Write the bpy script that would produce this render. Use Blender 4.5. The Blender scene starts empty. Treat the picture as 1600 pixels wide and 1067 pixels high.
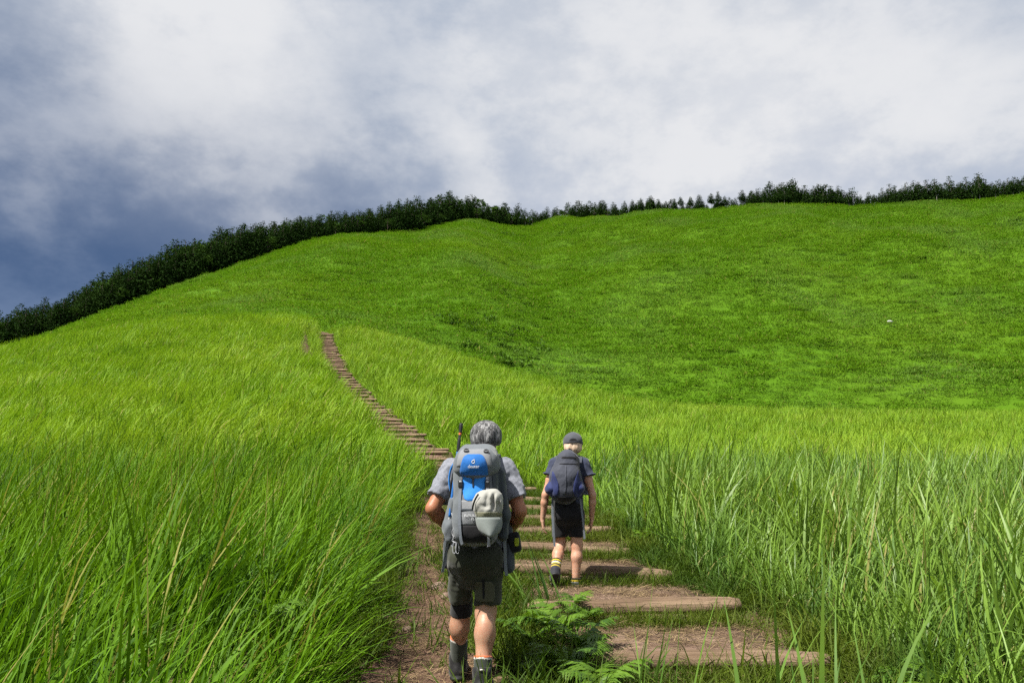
import bpy, math, random
import numpy as np
random.seed(7)
RNG = np.random.default_rng(11)
SC = bpy.context.scene
COL = SC.collection
rad = math.radians

# ------------------------------------------------------------------ camera
CAM_Z = 1.65
F_PX = 1333.0
PITCH = math.atan((790 - 533.5) / F_PX)
cam_d = bpy.data.cameras.new('camera')
cam_d.sensor_width = 36.0
cam_d.lens = 30.0
cam_d.clip_start = 0.05
cam_d.clip_end = 5000
cam = bpy.data.objects.new('camera', cam_d)
COL.objects.link(cam)
cam.location = (0, 0, CAM_Z)
cam.rotation_euler = (math.pi / 2 + PITCH, 0, 0)
SC.camera = cam

# ------------------------------------------------------------------ sun and sky
SUN_EL = rad(56)
SUN_DIR = (-0.80, -0.60)           # horizontal direction towards the sun: left and behind the camera
_n = math.hypot(*SUN_DIR)
to_sun = (SUN_DIR[0] / _n * math.cos(SUN_EL), SUN_DIR[1] / _n * math.cos(SUN_EL), math.sin(SUN_EL))
from mathutils import Vector, Matrix
sun_d = bpy.data.lights.new('sun', 'SUN')
sun_d.energy = 5.0
sun_d.angle = rad(0.55)
sun_d.color = (1.0, 0.955, 0.87)
sun = bpy.data.objects.new('sun', sun_d)
COL.objects.link(sun)
sun.rotation_euler = Vector(to_sun).to_track_quat('Z', 'Y').to_euler()
sun.location = (-20, -15, 40)

W = bpy.data.worlds.new('World')
SC.world = W
W.use_nodes = True
wt = W.node_tree
wt.nodes.clear()


def wn(t, **kw):
    n = wt.nodes.new(t)
    for k, v in kw.items():
        setattr(n, k, v)
    return n


def wmath(op, a, b=None, c=None, clamp=False):
    n = wn('ShaderNodeMath', operation=op, use_clamp=clamp)
    for i, v in enumerate((a, b, c)):
        if v is None:
            continue
        if isinstance(v, (int, float)):
            n.inputs[i].default_value = v
        else:
            wt.links.new(v, n.inputs[i])
    return n.outputs[0]


def wmix(fac, a, b):
    n = wn('ShaderNodeMix', data_type='RGBA')
    for sock, v in ((n.inputs[0], fac), (n.inputs[6], a), (n.inputs[7], b)):
        if isinstance(v, (int, float)):
            sock.default_value = v
        elif isinstance(v, tuple):
            sock.default_value = (*v, 1)
        else:
            wt.links.new(v, sock)
    return n.outputs[2]


def wstep(x, a, b):
    n = wn('ShaderNodeMapRange', interpolation_type='SMOOTHSTEP')
    wt.links.new(x, n.inputs[0])
    n.inputs[1].default_value = a
    n.inputs[2].default_value = b
    return n.outputs[0]


def wnoise(vec, scale, detail, rough, seed):
    n = wn('ShaderNodeTexNoise')
    va = wn('ShaderNodeVectorMath', operation='ADD')
    wt.links.new(vec, va.inputs[0])
    va.inputs[1].default_value = (seed, seed * 0.7, seed * 1.3)
    wt.links.new(va.outputs[0], n.inputs['Vector'])
    n.inputs['Scale'].default_value = scale
    n.inputs['Detail'].default_value = detail
    n.inputs['Roughness'].default_value = rough
    return n.outputs[0]


def build_world():
    out = wn('ShaderNodeOutputWorld')
    bg = wn('ShaderNodeBackground')
    bg.inputs['Strength'].default_value = 0.44
    wt.links.new(bg.outputs[0], out.inputs[0])
    sky = wn('ShaderNodeTexSky', sky_type='NISHITA', sun_disc=False)
    sky.sun_elevation = SUN_EL
    sky.sun_rotation = math.atan2(SUN_DIR[0], SUN_DIR[1])
    sky.altitude = 800
    skyc = wn('ShaderNodeVectorMath', operation='SCALE')
    wt.links.new(sky.outputs[0], skyc.inputs[0])
    skyc.inputs[3].default_value = 0.105
    tc = wn('ShaderNodeTexCoord')
    sep = wn('ShaderNodeSeparateXYZ')
    wt.links.new(tc.outputs['Generated'], sep.inputs[0])
    X, Y, Z = sep.outputs
    # flatten directions a little so that cloud masses lie in layers
    sc = wn('ShaderNodeMapping')
    sc.inputs['Scale'].default_value = (1.0, 1.0, 1.55)
    wt.links.new(tc.outputs['Generated'], sc.inputs[0])
    v = sc.outputs[0]
    big = wnoise(v, 2.1, 3.0, 0.5, 29.5)
    mid = wnoise(v, 4.6, 6.0, 0.60, 11.1)
    mass = wmath('ADD', wmath('MULTIPLY', big, 0.62), wmath('MULTIPLY', mid, 0.38))
    # the storm bank: low down and to the left
    fl = wn('ShaderNodeVectorMath', operation='MULTIPLY')
    wt.links.new(tc.outputs['Generated'], fl.inputs[0])
    fl.inputs[1].default_value = (1, 1, 2.4)
    nz = wn('ShaderNodeVectorMath', operation='NORMALIZE')
    wt.links.new(fl.outputs[0], nz.inputs[0])
    dv = wn('ShaderNodeVectorMath', operation='DOT_PRODUCT')
    wt.links.new(nz.outputs[0], dv.inputs[0])
    bank_dir = Vector((-0.75, 1.0, 0.30)).normalized()
    dv.inputs[1].default_value = bank_dir
    bank = wmath('ADD', dv.outputs['Value'], wmath('MULTIPLY', wmath('SUBTRACT', 0.5, mass), 0.36))
    bank_f = wstep(bank, 0.70, 0.96)
    # brightness of the cloud deck
    b0 = wmath('ADD', wmath('MULTIPLY', wstep(mass, 0.37, 0.61), 0.84), wmath('MULTIPLY', wstep(mid, 0.44, 0.57), 0.16))
    cloud = wmix(b0, (0.40, 0.465, 0.58), (0.79, 0.80, 0.825))
    # a second, thinner veil in front: bluish grey underside near the horizon
    low = wstep(Z, 0.50, 0.18)
    cloud = wmix(wmath('MULTIPLY', low, wstep(mid, 0.56, 0.38)), cloud, (0.44, 0.50, 0.63))
    bank_c = wmix(wstep(mid, 0.36, 0.64), (0.070, 0.125, 0.25), (0.14, 0.205, 0.345))
    cloud = wmix(bank_f, cloud, bank_c)
    # gaps where the blue shows
    gap = wmath('MULTIPLY', wstep(mass, 0.37, 0.27), 0.6)
    col = wmix(gap, cloud, skyc.outputs[0])
    wt.links.new(col, bg.inputs['Color'])


build_world()
W.cycles.sampling_method = 'NONE'
SC.view_settings.view_transform = 'Standard'
SC.view_settings.look = 'None'
SC.view_settings.gamma = 1.0
SC.view_settings.use_curve_mapping = False
SC.view_settings.exposure = 1.2
SC.cycles.max_bounces = 4
SC.cycles.diffuse_bounces = 2
SC.cycles.glossy_bounces = 2
SC.cycles.transmission_bounces = 2
SC.cycles.transparent_max_bounces = 4
SC.cycles.use_denoising = False
SC.cycles.use_light_tree = False
SC.cycles.use_adaptive_sampling = True
SC.cycles.adaptive_threshold = 0.02
SC.cycles.adaptive_min_samples = 24

# ------------------------------------------------------------------ helpers
def sstep(a, b, x):
    t = np.clip((x - a) / (b - a), 0, 1)
    return t * t * (3 - 2 * t)


def vnoise(x, y, seed=0):
    x = np.asarray(x, float)
    y = np.asarray(y, float)
    xi = np.floor(x).astype(np.int64)
    yi = np.floor(y).astype(np.int64)
    xf = x - xi
    yf = y - yi

    def h(a, b):
        n = (a * 374761393 + b * 668265263 + seed * 982451653) & 0x7fffffff
        n = ((n ^ (n >> 13)) * 1274126177) & 0x7fffffff
        n = n ^ (n >> 16)
        return (n & 0xffff) / 65535.0
    u = xf * xf * (3 - 2 * xf)
    v = yf * yf * (3 - 2 * yf)
    return (h(xi, yi) * (1 - u) + h(xi + 1, yi) * u) * (1 - v) + (h(xi, yi + 1) * (1 - u) + h(xi + 1, yi + 1) * u) * v


def fbm(x, y, seed=0, oct=4):
    s = 0
    a = 0.5
    for i in range(oct):
        s = s + a * vnoise(x * 2 ** i, y * 2 ** i, seed + i * 17)
        a *= 0.5
    return s


def tan_of(px, py):
    """photo pixel -> (x per metre of depth, rise per metre of depth)"""
    dx = (px - 800) / F_PX
    dy = -(py - 533.5) / F_PX
    k = math.cos(PITCH) - dy * math.sin(PITCH)
    return dx / k, (math.sin(PITCH) + dy * math.cos(PITCH)) / k


def mesh_obj(name, verts, faces, mat, parent=None, smooth=True):
    me = bpy.data.meshes.new(name)
    if isinstance(verts, np.ndarray):
        verts = verts.reshape(-1, 3)
        verts = verts.tolist()
    if isinstance(faces, np.ndarray):
        faces = faces.tolist()
    me.from_pydata(verts, [], faces)
    if mat is not None:
        me.materials.append(mat)
    if smooth:
        me.polygons.foreach_set('use_smooth', [True] * len(me.polygons))
    me.update()
    o = bpy.data.objects.new(name, me)
    COL.objects.link(o)
    if parent is not None:
        o.parent = parent
    return o


def tag(o, label=None, cat=None, group=None, kind=None):
    if label:
        o['label'] = label
    if cat:
        o['category'] = cat
    if group:
        o['group'] = group
    if kind:
        o['kind'] = kind
    return o


def empty(name, loc, rz=0.0):
    o = bpy.data.objects.new(name, None)
    COL.objects.link(o)
    o.location = loc
    o.rotation_euler = (0, 0, rz)
    o.empty_display_size = 0.1
    return o


# ------------------------------------------------------------------ materials
class NT:
    def __init__(self, name):
        self.m = bpy.data.materials.new(name)
        self.m.use_nodes = True
        self.t = self.m.node_tree
        self.t.nodes.clear()
        self.out = self.n('ShaderNodeOutputMaterial')

    def n(self, typ, **kw):
        n = self.t.nodes.new(typ)
        for k, v in kw.items():
            setattr(n, k, v)
        return n

    def put(self, sock, v):
        if isinstance(v, (int, float)):
            sock.default_value = v
        elif isinstance(v, tuple):
            sock.default_value = (*v, 1) if len(v) == 3 and sock.type == 'RGBA' else v
        else:
            self.t.links.new(v, sock)

    def math(self, op, a, b=0.0, clamp=False):
        n = self.n('ShaderNodeMath', operation=op, use_clamp=clamp)
        self.put(n.inputs[0], a)
        self.put(n.inputs[1], b)
        return n.outputs[0]

    def mix(self, f, a, b, blend='MIX'):
        n = self.n('ShaderNodeMix', data_type='RGBA', blend_type=blend)
        self.put(n.inputs[0], f)
        self.put(n.inputs[6], a)
        self.put(n.inputs[7], b)
        return n.outputs[2]

    def ramp(self, x, a, b):
        n = self.n('ShaderNodeMapRange', interpolation_type='SMOOTHSTEP')
        self.put(n.inputs[0], x)
        n.inputs[1].default_value = a
        n.inputs[2].default_value = b
        return n.outputs[0]

    def noise(self, scale, detail=4.0, rough=0.55, vec=None, stretch=None):
        n = self.n('ShaderNodeTexNoise')
        n.inputs['Scale'].default_value = scale
        n.inputs['Detail'].default_value = detail
        n.inputs['Roughness'].default_value = rough
        if vec is not None:
            if stretch:
                mp = self.n('ShaderNodeMapping')
                mp.inputs['Scale'].default_value = stretch
                self.put(mp.inputs[0], vec)
                vec = mp.outputs[0]
            self.put(n.inputs['Vector'], vec)
        return n.outputs[0]

    def pos(self):
        return self.n('ShaderNodeNewGeometry').outputs['Position']

    def obj(self):
        return self.n('ShaderNodeTexCoord').outputs['Object']

    def attr(self, name, what='Fac'):
        n = self.n('ShaderNodeAttribute')
        n.attribute_name = name
        return n.outputs[what]

    def bump(self, h, strength=0.3, dist=0.01):
        n = self.n('ShaderNodeBump')
        n.inputs['Strength'].default_value = strength
        n.inputs['Distance'].default_value = dist
        self.put(n.inputs['Height'], h)
        return n.outputs[0]

    def bsdf(self, color, rough=0.7, spec=0.3, normal=None, sss=None, sheen=0.0):
        b = self.n('ShaderNodeBsdfPrincipled')
        self.put(b.inputs['Base Color'], color)
        self.put(b.inputs['Roughness'], rough)
        b.inputs['Specular IOR Level'].default_value = spec
        if sheen:
            b.inputs['Sheen Weight'].default_value = sheen
        if sss:
            b.inputs['Subsurface Weight'].default_value = sss
            b.inputs['Subsurface Radius'].default_value = (0.012, 0.005, 0.003)
        if normal is not None:
            self.put(b.inputs['Normal'], normal)
        return b.outputs[0]

    def done(self, shader):
        self.t.links.new(shader, self.out.inputs[0])
        return self.m


def leaf_shader(k, col, transl=0.4, rough=0.5, spec=0.3, boost=1.35):
    p = k.bsdf(col, rough, spec)
    tr = k.n('ShaderNodeBsdfTranslucent')
    c2 = k.mix(1.0, col, (boost, boost * 1.02, boost * 0.55), 'MULTIPLY')
    k.put(tr.inputs[0], c2)
    mx = k.n('ShaderNodeMixShader')
    mx.inputs[0].default_value = transl
    k.t.links.new(p, mx.inputs[1])
    k.t.links.new(tr.outputs[0], mx.inputs[2])
    return mx.outputs[0]


def grass_mat(name, dark, bright, yellow, blue, patch=0.12, patch2=0.9, ymix=0.5, rough=0.55, spec=0.10):
    k = NT(name)
    br = k.attr('br')
    tip = k.attr('tip')
    rnd = k.n('ShaderNodeObjectInfo').outputs['Random']
    pos = k.pos()
    p1 = k.noise(patch, 3.0, 0.55, pos)
    p2 = k.noise(patch2, 2.0, 0.5, pos)
    c = k.mix(k.math('ADD', k.math('MULTIPLY', br, 0.85), k.math('MULTIPLY', rnd, 0.15)), dark, bright)
    c = k.mix(k.math('MULTIPLY', k.ramp(p1, 0.42, 0.70), ymix), c, yellow)
    c = k.mix(k.math('MULTIPLY', k.ramp(p2, 0.48, 0.68), 0.7), c, blue)
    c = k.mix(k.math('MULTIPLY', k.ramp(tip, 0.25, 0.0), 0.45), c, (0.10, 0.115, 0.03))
    dry = k.math('GREATER_THAN', br, 0.96)
    c = k.mix(k.math('MULTIPLY', dry, 0.7), c, (0.24, 0.19, 0.07))
    return k.done(leaf_shader(k, c, 0.30, rough, spec))


M = {}
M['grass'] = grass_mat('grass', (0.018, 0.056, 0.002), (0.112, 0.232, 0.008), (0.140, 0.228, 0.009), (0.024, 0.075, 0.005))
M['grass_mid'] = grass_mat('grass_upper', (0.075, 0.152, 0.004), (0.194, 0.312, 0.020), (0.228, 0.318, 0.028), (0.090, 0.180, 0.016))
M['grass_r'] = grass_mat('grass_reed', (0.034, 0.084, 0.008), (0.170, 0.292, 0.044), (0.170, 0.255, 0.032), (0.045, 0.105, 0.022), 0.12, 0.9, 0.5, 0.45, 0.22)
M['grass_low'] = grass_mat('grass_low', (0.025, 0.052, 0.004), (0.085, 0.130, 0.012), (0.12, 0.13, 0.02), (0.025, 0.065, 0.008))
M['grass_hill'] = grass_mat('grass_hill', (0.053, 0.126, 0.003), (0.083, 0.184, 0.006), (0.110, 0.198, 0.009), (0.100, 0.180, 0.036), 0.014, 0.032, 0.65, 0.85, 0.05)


AL = 0.72        # cloth and skin tones were picked by eye one half stop down


def al(c):
    return tuple(x * AL for x in c)


def fabric(name, col, rough=0.85, var=0.18, weave=900.0, folds=0.35, spec=0.15, heather=0.0):
    k = NT(name)
    col = al(col)
    o = k.obj()
    n1 = k.noise(14.0, 4.0, 0.6, o)
    f = k.noise(weave, 2.0, 0.5, o)
    dark = tuple(c * (1 - var) for c in col)
    lite = tuple(min(1, c * (1 + var)) for c in col)
    c = k.mix(n1, dark, lite)
    if heather:
        hx = k.noise(130.0, 2.0, 0.6, o, (1, 1, 0.35))
        c = k.mix(k.math('MULTIPLY', k.ramp(hx, 0.45, 0.62), heather), c, tuple(min(1, x * 1.9) for x in col))
    h = k.math('ADD', k.math('MULTIPLY', n1, 0.6), k.math('MULTIPLY', f, 0.05))
    return k.done(k.bsdf(c, rough, spec, k.bump(h, folds, 0.02), sheen=0.15))


def plain(name, col, rough=0.5, spec=0.3):
    k = NT(name)
    col = al(col)
    n1 = k.noise(40.0, 3.0, 0.6, k.obj())
    c = k.mix(n1, tuple(x * 0.85 for x in col), tuple(min(1, x * 1.12) for x in col))
    return k.done(k.bsdf(c, rough, spec))


def skin(name, col, red):
    k = NT(name)
    o = k.obj()
    col, red = al(col), al(red)
    n1 = k.noise(9.0, 4.0, 0.6, o)
    n2 = k.noise(160.0, 3.0, 0.6, o)
    c = k.mix(k.ramp(n1, 0.38, 0.66), col, red)
    return k.done(k.bsdf(c, 0.5, 0.35, k.bump(n2, 0.05, 0.003), sss=0.12))


# ------------------------------------------------------------------ terrain heights
def pchip(xs, ys):
    """monotone cubic through control points, vectorised"""
    xs = np.asarray(xs, float)
    ys = np.asarray(ys, float)
    h = np.diff(xs)
    d = np.diff(ys) / h
    m = np.zeros(len(xs))
    for i in range(1, len(xs) - 1):
        if d[i - 1] * d[i] > 0:
            w1 = 2 * h[i] + h[i - 1]
            w2 = h[i] + 2 * h[i - 1]
            m[i] = (w1 + w2) / (w1 / d[i - 1] + w2 / d[i])
    m[0] = d[0]
    m[-1] = d[-1]

    def f(x):
        x = np.asarray(x, float)
        xc = np.clip(x, xs[0], xs[-1])
        i = np.clip(np.searchsorted(xs, xc) - 1, 0, len(xs) - 2)
        t = (xc - xs[i]) / h[i]
        return (ys[i] * (2 * t ** 3 - 3 * t ** 2 + 1) + m[i] * h[i] * (t ** 3 - 2 * t ** 2 + t)
                + ys[i + 1] * (-2 * t ** 3 + 3 * t ** 2) + m[i + 1] * h[i] * (t ** 3 - t ** 2))
    return f


def curve_from(points):
    q = sorted(tan_of(px, py) for px, py in points)
    return pchip([a for a, b in q], [b for a, b in q])


# the near spur's crest (tops of its grass) and the far ridge, as bearings
CREST = curve_from([(-900, 640), (-400, 590), (-150, 556), (0, 538), (150, 512), (300, 493), (440, 489), (500, 500), (545, 508), (640, 528), (740, 559),
                    (850, 589), (950, 611), (1100, 629), (1350, 634), (1600, 636), (2000, 640), (2500, 650)])
RIDGE = curve_from([(-900, 700), (-300, 640), (0, 551), (100, 515), (150, 495), (200, 478), (280, 445), (340, 425), (400, 405), (450, 388), (500, 372),
                    (540, 365), (600, 362), (640, 360), (700, 347), (735, 341), (770, 347), (800, 352), (830, 352), (850, 345), (880, 337),
                    (905, 340), (935, 338), (960, 338), (1000, 330), (1060, 327), (1120, 325), (1170, 320), (1230, 318), (1290, 320), (1330, 322),
                    (1380, 318), (1450, 314), (1520, 312), (1560, 308), (1600, 303), (1900, 280), (2500, 300)])
DCREST = pchip([-1.8, -0.7, -0.25, -0.1, 0.1, 0.6, 1.8], [50, 56, 65, 65, 62, 62, 70])
RDIST = pchip([-1.8, -0.62, -0.45, -0.15, 0.0, 0.06, 0.15, 0.35, 0.62, 1.8], [210, 235, 265, 340, 430, 450, 410, 350, 320, 300])
GRASS_H = 0.95
SLOPE = 0.105
Y0 = 13.0


def height(x, y):
    x = np.asarray(x, float)
    y = np.asarray(y, float)
    yy = np.maximum(y, 8.0)
    u = x / yy
    u = np.where(y < 8.0, x / 8.0 * 0.9, u)
    u = np.clip(u, -1.75, 1.75)
    hb = SLOPE * Y0
    D = DCREST(u)
    hc = CAM_Z + CREST(u) * D - GRASS_H
    t = np.clip((y - Y0) / (D - Y0), 0, 1)
    s = t ** 1.22
    near = np.where(y < Y0, SLOPE * y, hb + SLOPE * 0.0 + (hc - hb) * s)
    # past the crest the spur rounds over and falls away
    e = np.maximum(y - D, 0)
    s1 = (hc - hb) / (D - Y0) * 1.22
    k = 0.022
    fall = np.where(e < (s1 + 0.22) / k, s1 * e - 0.5 * k * e * e, s1 * ((s1 + 0.22) / k) - 0.5 * k * ((s1 + 0.22) / k) ** 2 - 0.22 * (e - (s1 + 0.22) / k))
    near = near + fall
    # the far hill
    B = 128.0
    R = RDIST(u)
    tr = RIDGE(u)
    hr = CAM_Z + tr * R - 0.6
    hbase = CAM_Z + (CREST(u) - 0.028) * B
    tt = (y - B) / (R - B)
    tc = np.clip(tt, 0, 1)
    far = hbase + (hr - hbase) * (tc * 1.08 - 0.08 * tc * tc)
    left = 1 - sstep(-0.12, -0.02, u)
    after = np.maximum(y - R, 0)
    sl = left * 0.86 * tr + (1 - left) * (-0.08)
    far = far + np.minimum(after, 45) * sl - np.maximum(after - 45, 0) * 0.12
    far = np.where(tt < 0, hbase + (y - B) * 0.02, far)
    env = sstep(B - 20, B + 60, y)
    prof = 1 - 0.75 * np.exp(-((y - R) / 25.0) ** 2)
    room = np.clip((CAM_Z + tr * y - far) / 9.0, 0.03, 1)
    far = far + env * prof * room * ((fbm(x / 46.0, y / 60.0, 3, 3) - 0.44) * 11.0 + (fbm(x / 14.0, y / 16.0, 9, 3) - 0.44) * 2.6)
    gu = 0.015 + 0.05 * (1 - tc)
    far = far - env * 9.0 * np.exp(-((u - gu) / 0.055) ** 2) * tc * (1 - tc) * 2.2
    gu2 = -0.20 + 0.10 * tc
    far = far - env * 5.0 * np.exp(-((u - gu2) / 0.05) ** 2) * tc * (1 - tc) * 2.0
    w = sstep(D + 18, B, y)
    h = near * (1 - w) + far * w
    bump = (fbm(x / 5.0, y / 5.0, 21, 3) - 0.44) * 0.35 * sstep(14, 26, y) * (1 - sstep(D + 5, B, y))
    return h + bump


PATH_C = pchip([-12, 0, 4.5, 6.1, 7.6, 9, 10.5, 12.2, 15.7, 18, 20, 24, 29.5, 37, 47.6, 65, 76, 90],
               [1.45, 1.40, 1.22, 1.10, 0.97, 0.73, 0.62, 0.50, 0.15, -0.35, -1.0, -2.35, -4.1, -6.5, -9.9, -14.5, -17.5, -22])
PATH_HW = pchip([0, 6, 12, 18, 24, 40, 66, 90], [0.90, 0.88, 0.86, 0.80, 0.70, 0.62, 0.62, 0.62])
LANE_C = pchip([-12, 0, 4, 6.3, 8.7, 14, 19, 21], [-0.3, -0.35, -0.52, -0.60, -0.84, -1.25, -1.35, -1.5])
XL = pchip([-12, 0, 4, 6.3, 8.7, 14, 18, 20, 24], [-0.95, -0.98, -1.12, -1.26, -1.50, -1.86, -1.95, -2.05, -3.2])
XR = pchip([-12, 0, 6.1, 7.6, 9, 10.5, 12.2, 15.7, 18, 20, 24], [2.25, 2.28, 2.32, 2.12, 1.80, 1.68, 1.52, 1.15, 0.6, -0.1, -1.55])


def corridor(x, y):
    """signed distance-like: > 0 inside the trodden corridor"""
    l = np.where(y < 24, XL(y), PATH_C(y) - PATH_HW(y) - 0.06)
    r = np.where(y < 24, XR(y), PATH_C(y) + PATH_HW(y) + 0.10)
    return np.minimum(x - l, r - x)


def lane(x, y):
    w = 0.30 + 0.16 * (vnoise(y * 1.3, y * 0 + 3.3, 5) - 0.5) * 2
    d = w - np.abs(x - LANE_C(y)) + (fbm(x * 4, y * 4, 31, 3) - 0.44) * 0.35
    return np.where(y < 20.5, d, -1)


def ground_h(x, y):
    h = height(x, y)
    dpath = np.abs(x - PATH_C(y)) - PATH_HW(y)
    far = sstep(20, 27, y) * (1 - sstep(68, 76, y))
    h = h - 0.34 * far * (1 - sstep(0.0, 0.7 + 0.006 * y, dpath))
    ln = sstep(-0.1, 0.3, lane(x, y))
    h = h - 0.06 * ln
    rough = (fbm(x * 3.0, y * 3.0, 77, 3) - 0.44) * 0.07 * (1 - sstep(18, 26, y))
    return h + rough


# ------------------------------------------------------------------ ground sheet
def build_ground():
    ys = np.concatenate([np.linspace(-14, 1, 22, endpoint=False), np.linspace(1, 20, 150, endpoint=False), np.linspace(20, 76, 130, endpoint=False),
                         np.linspace(76, 128, 26, endpoint=False), np.linspace(128, 520, 150, endpoint=False), np.geomspace(520, 1600, 14)])
    ws = np.sinh(np.linspace(-2.2, 2.2, 261)) / np.sinh(2.2) * 1.7
    Yg, Wg = np.meshgrid(ys, ws, indexing='ij')
    Xg = Wg * (9.0 + np.maximum(Yg, 0) * 1.0)
    Zg = ground_h(Xg, Yg)
    ny, nx = Yg.shape
    V = np.stack([Xg, Yg, Zg], -1).reshape(-1, 3)
    idx = np.arange(ny * nx).reshape(ny, nx)
    Fq = np.stack([idx[:-1, :-1], idx[:-1, 1:], idx[1:, 1:], idx[1:, :-1]], -1).reshape(-1, 4)
    k = NT('meadow_soil')
    dirt = k.attr('dirt')
    p = k.pos()
    fine = k.noise(9.0, 6.0, 0.65, p)
    grit = k.noise(55.0, 4.0, 0.6, p)
    big = k.noise(0.035, 5.0, 0.6, p)
    mid = k.noise(0.35, 5.0, 0.65, p)
    soil = k.mix(fine, (0.035, 0.021, 0.014), (0.135, 0.080, 0.055))
    soil = k.mix(k.ramp(grit, 0.58, 0.68), soil, (0.21, 0.145, 0.10))
    green = k.mix(k.ramp(mid, 0.35, 0.65), (0.040, 0.094, 0.002), (0.053, 0.120, 0.003))
    green = k.mix(k.ramp(big, 0.4, 0.65), green, (0.058, 0.120, 0.004))
    c = k.mix(dirt, green, soil)
    hgt = k.math('ADD', k.math('MULTIPLY', fine, 0.7), k.math('MULTIPLY', grit, 0.3))
    mat = k.done(k.bsdf(c, 0.95, 0.1, k.bump(hgt, 0.8, 0.05)))
    o = mesh_obj('ground', V, Fq, mat)
    o['kind'] = 'structure'
    x, y = V[:, 0], V[:, 1]
    d = np.clip(sstep(-0.3, 0.25, corridor(x, y)), 0, 1) * np.where(y < 78, 1, 0)
    cut = sstep(1.1, 0.4, np.abs(x - (PATH_C(y) - PATH_HW(y) - 0.9))) * sstep(44, 50, y) * (1 - sstep(68, 72, y))
    d = np.maximum(d, cut)
    d = np.maximum(d, (y < 20) * 0.6)
    a = o.data.attributes.new('dirt', 'FLOAT', 'POINT')
    a.data.foreach_set('value', d.astype(np.float32))
    return o


ground = build_ground()

# ------------------------------------------------------------------ stepped path with its logs
STEPS = [5.78, 7.35, 8.85, 10.35, 11.9, 13.4, 14.9, 16.3, 17.6, 18.8]
while STEPS[-1] < 66:
    STEPS.append(STEPS[-1] + (1.05 if STEPS[-1] < 24 else 0.93) * random.uniform(0.9, 1.1))
STEP_TOP = []
for yi in STEPS:
    lift = 0.10 if yi < 20 else 0.02
    STEP_TOP.append(float(height(PATH_C(yi), yi)) + lift - (0.10 if yi > 24 else 0))


def build_path():
    k = NT('trodden_earth')
    p = k.pos()
    n1 = k.noise(3.0, 6.0, 0.6, p)
    n2 = k.noise(26.0, 6.0, 0.65, p)
    n3 = k.noise(120.0, 3.0, 0.6, p)
    c = k.mix(k.ramp(n1, 0.3, 0.7), (0.085, 0.052, 0.034), (0.195, 0.133, 0.097))
    c = k.mix(k.ramp(n2, 0.48, 0.66), c, (0.060, 0.036, 0.024))
    c = k.mix(k.ramp(n3, 0.60, 0.68), c, (0.27, 0.20, 0.15))
    edge = k.math('MULTIPLY', k.attr('edge'), k.ramp(k.noise(7.0, 4.0, 0.6, p), 0.25, 0.6))
    c = k.mix(edge, c, (0.038, 0.026, 0.016))
    mat = k.done(k.bsdf(c, 0.95, 0.12, k.bump(k.math('ADD', n2, k.math('MULTIPLY', n3, 0.4)), 0.6, 0.03)))
    rows = []
    N = 17
    vs = np.linspace(-1, 1, N)
    for i, yi in enumerate(STEPS[:-1]):
        yn = STEPS[i + 1]
        zt, zn = STEP_TOP[i], STEP_TOP[i + 1]
        L = yn - yi
        zb = zt + min(0.06 * L, (zn - zt) * 0.35)
        prof = [(yi - 0.015, zt - 0.035), (yi + 0.12, zt - 0.015)]
        for q in (0.25, 0.45, 0.65, 0.82):
            prof.append((yi + L * q, zt + (zb - zt) * q - 0.02 * math.sin(math.pi * q)))
        prof += [(yn - 0.14, zb + 0.01), (yn - 0.06, (zb + zn) / 2 - 0.02)]
        for (yy, zz) in prof:
            cx, hw = float(PATH_C(yy)), float(PATH_HW(yy))
            xs = cx + vs * (hw + 0.03)
            zs = zz + (fbm(xs * 2.5, np.full(N, yy) * 2.5, 41, 3) - 0.44) * 0.07
            zs = zs - np.where(np.abs(vs) > 0.86, 0.10 * (np.abs(vs) - 0.86) / 0.14, 0) - np.where(np.abs(vs) > 0.99, 0.22, 0)
            rows.append(np.stack([xs, np.full(N, yy), zs], -1))
    V = np.array(rows)
    nr = len(rows)
    idx = np.arange(nr * N).reshape(nr, N)
    Fq = np.stack([idx[:-1, :-1], idx[:-1, 1:], idx[1:, 1:], idx[1:, :-1]], -1).reshape(-1, 4)
    o = mesh_obj('path', V, Fq, mat)
    at = o.data.attributes.new('edge', 'FLOAT', 'POINT')
    at.data.foreach_set('value', np.tile(sstep(0.45, 0.95, np.abs(vs)), nr).astype(np.float32))
    o['kind'] = 'structure'
    return o


path = build_path()

kk = NT('weathered_log')
oo = kk.obj()
g1 = kk.noise(6.0, 5.0, 0.6, oo, (0.25, 3, 3))
g2 = kk.noise(60.0, 5.0, 0.65, oo, (0.12, 2, 2))
lc = kk.mix(kk.ramp(g1, 0.3, 0.7), (0.100, 0.064, 0.039), (0.215, 0.150, 0.098))
lc = kk.mix(kk.ramp(g2, 0.52, 0.66), lc, (0.055, 0.036, 0.022))
M['log'] = kk.done(kk.bsdf(lc, 0.85, 0.2, kk.bump(g2, 0.5, 0.02)))


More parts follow.
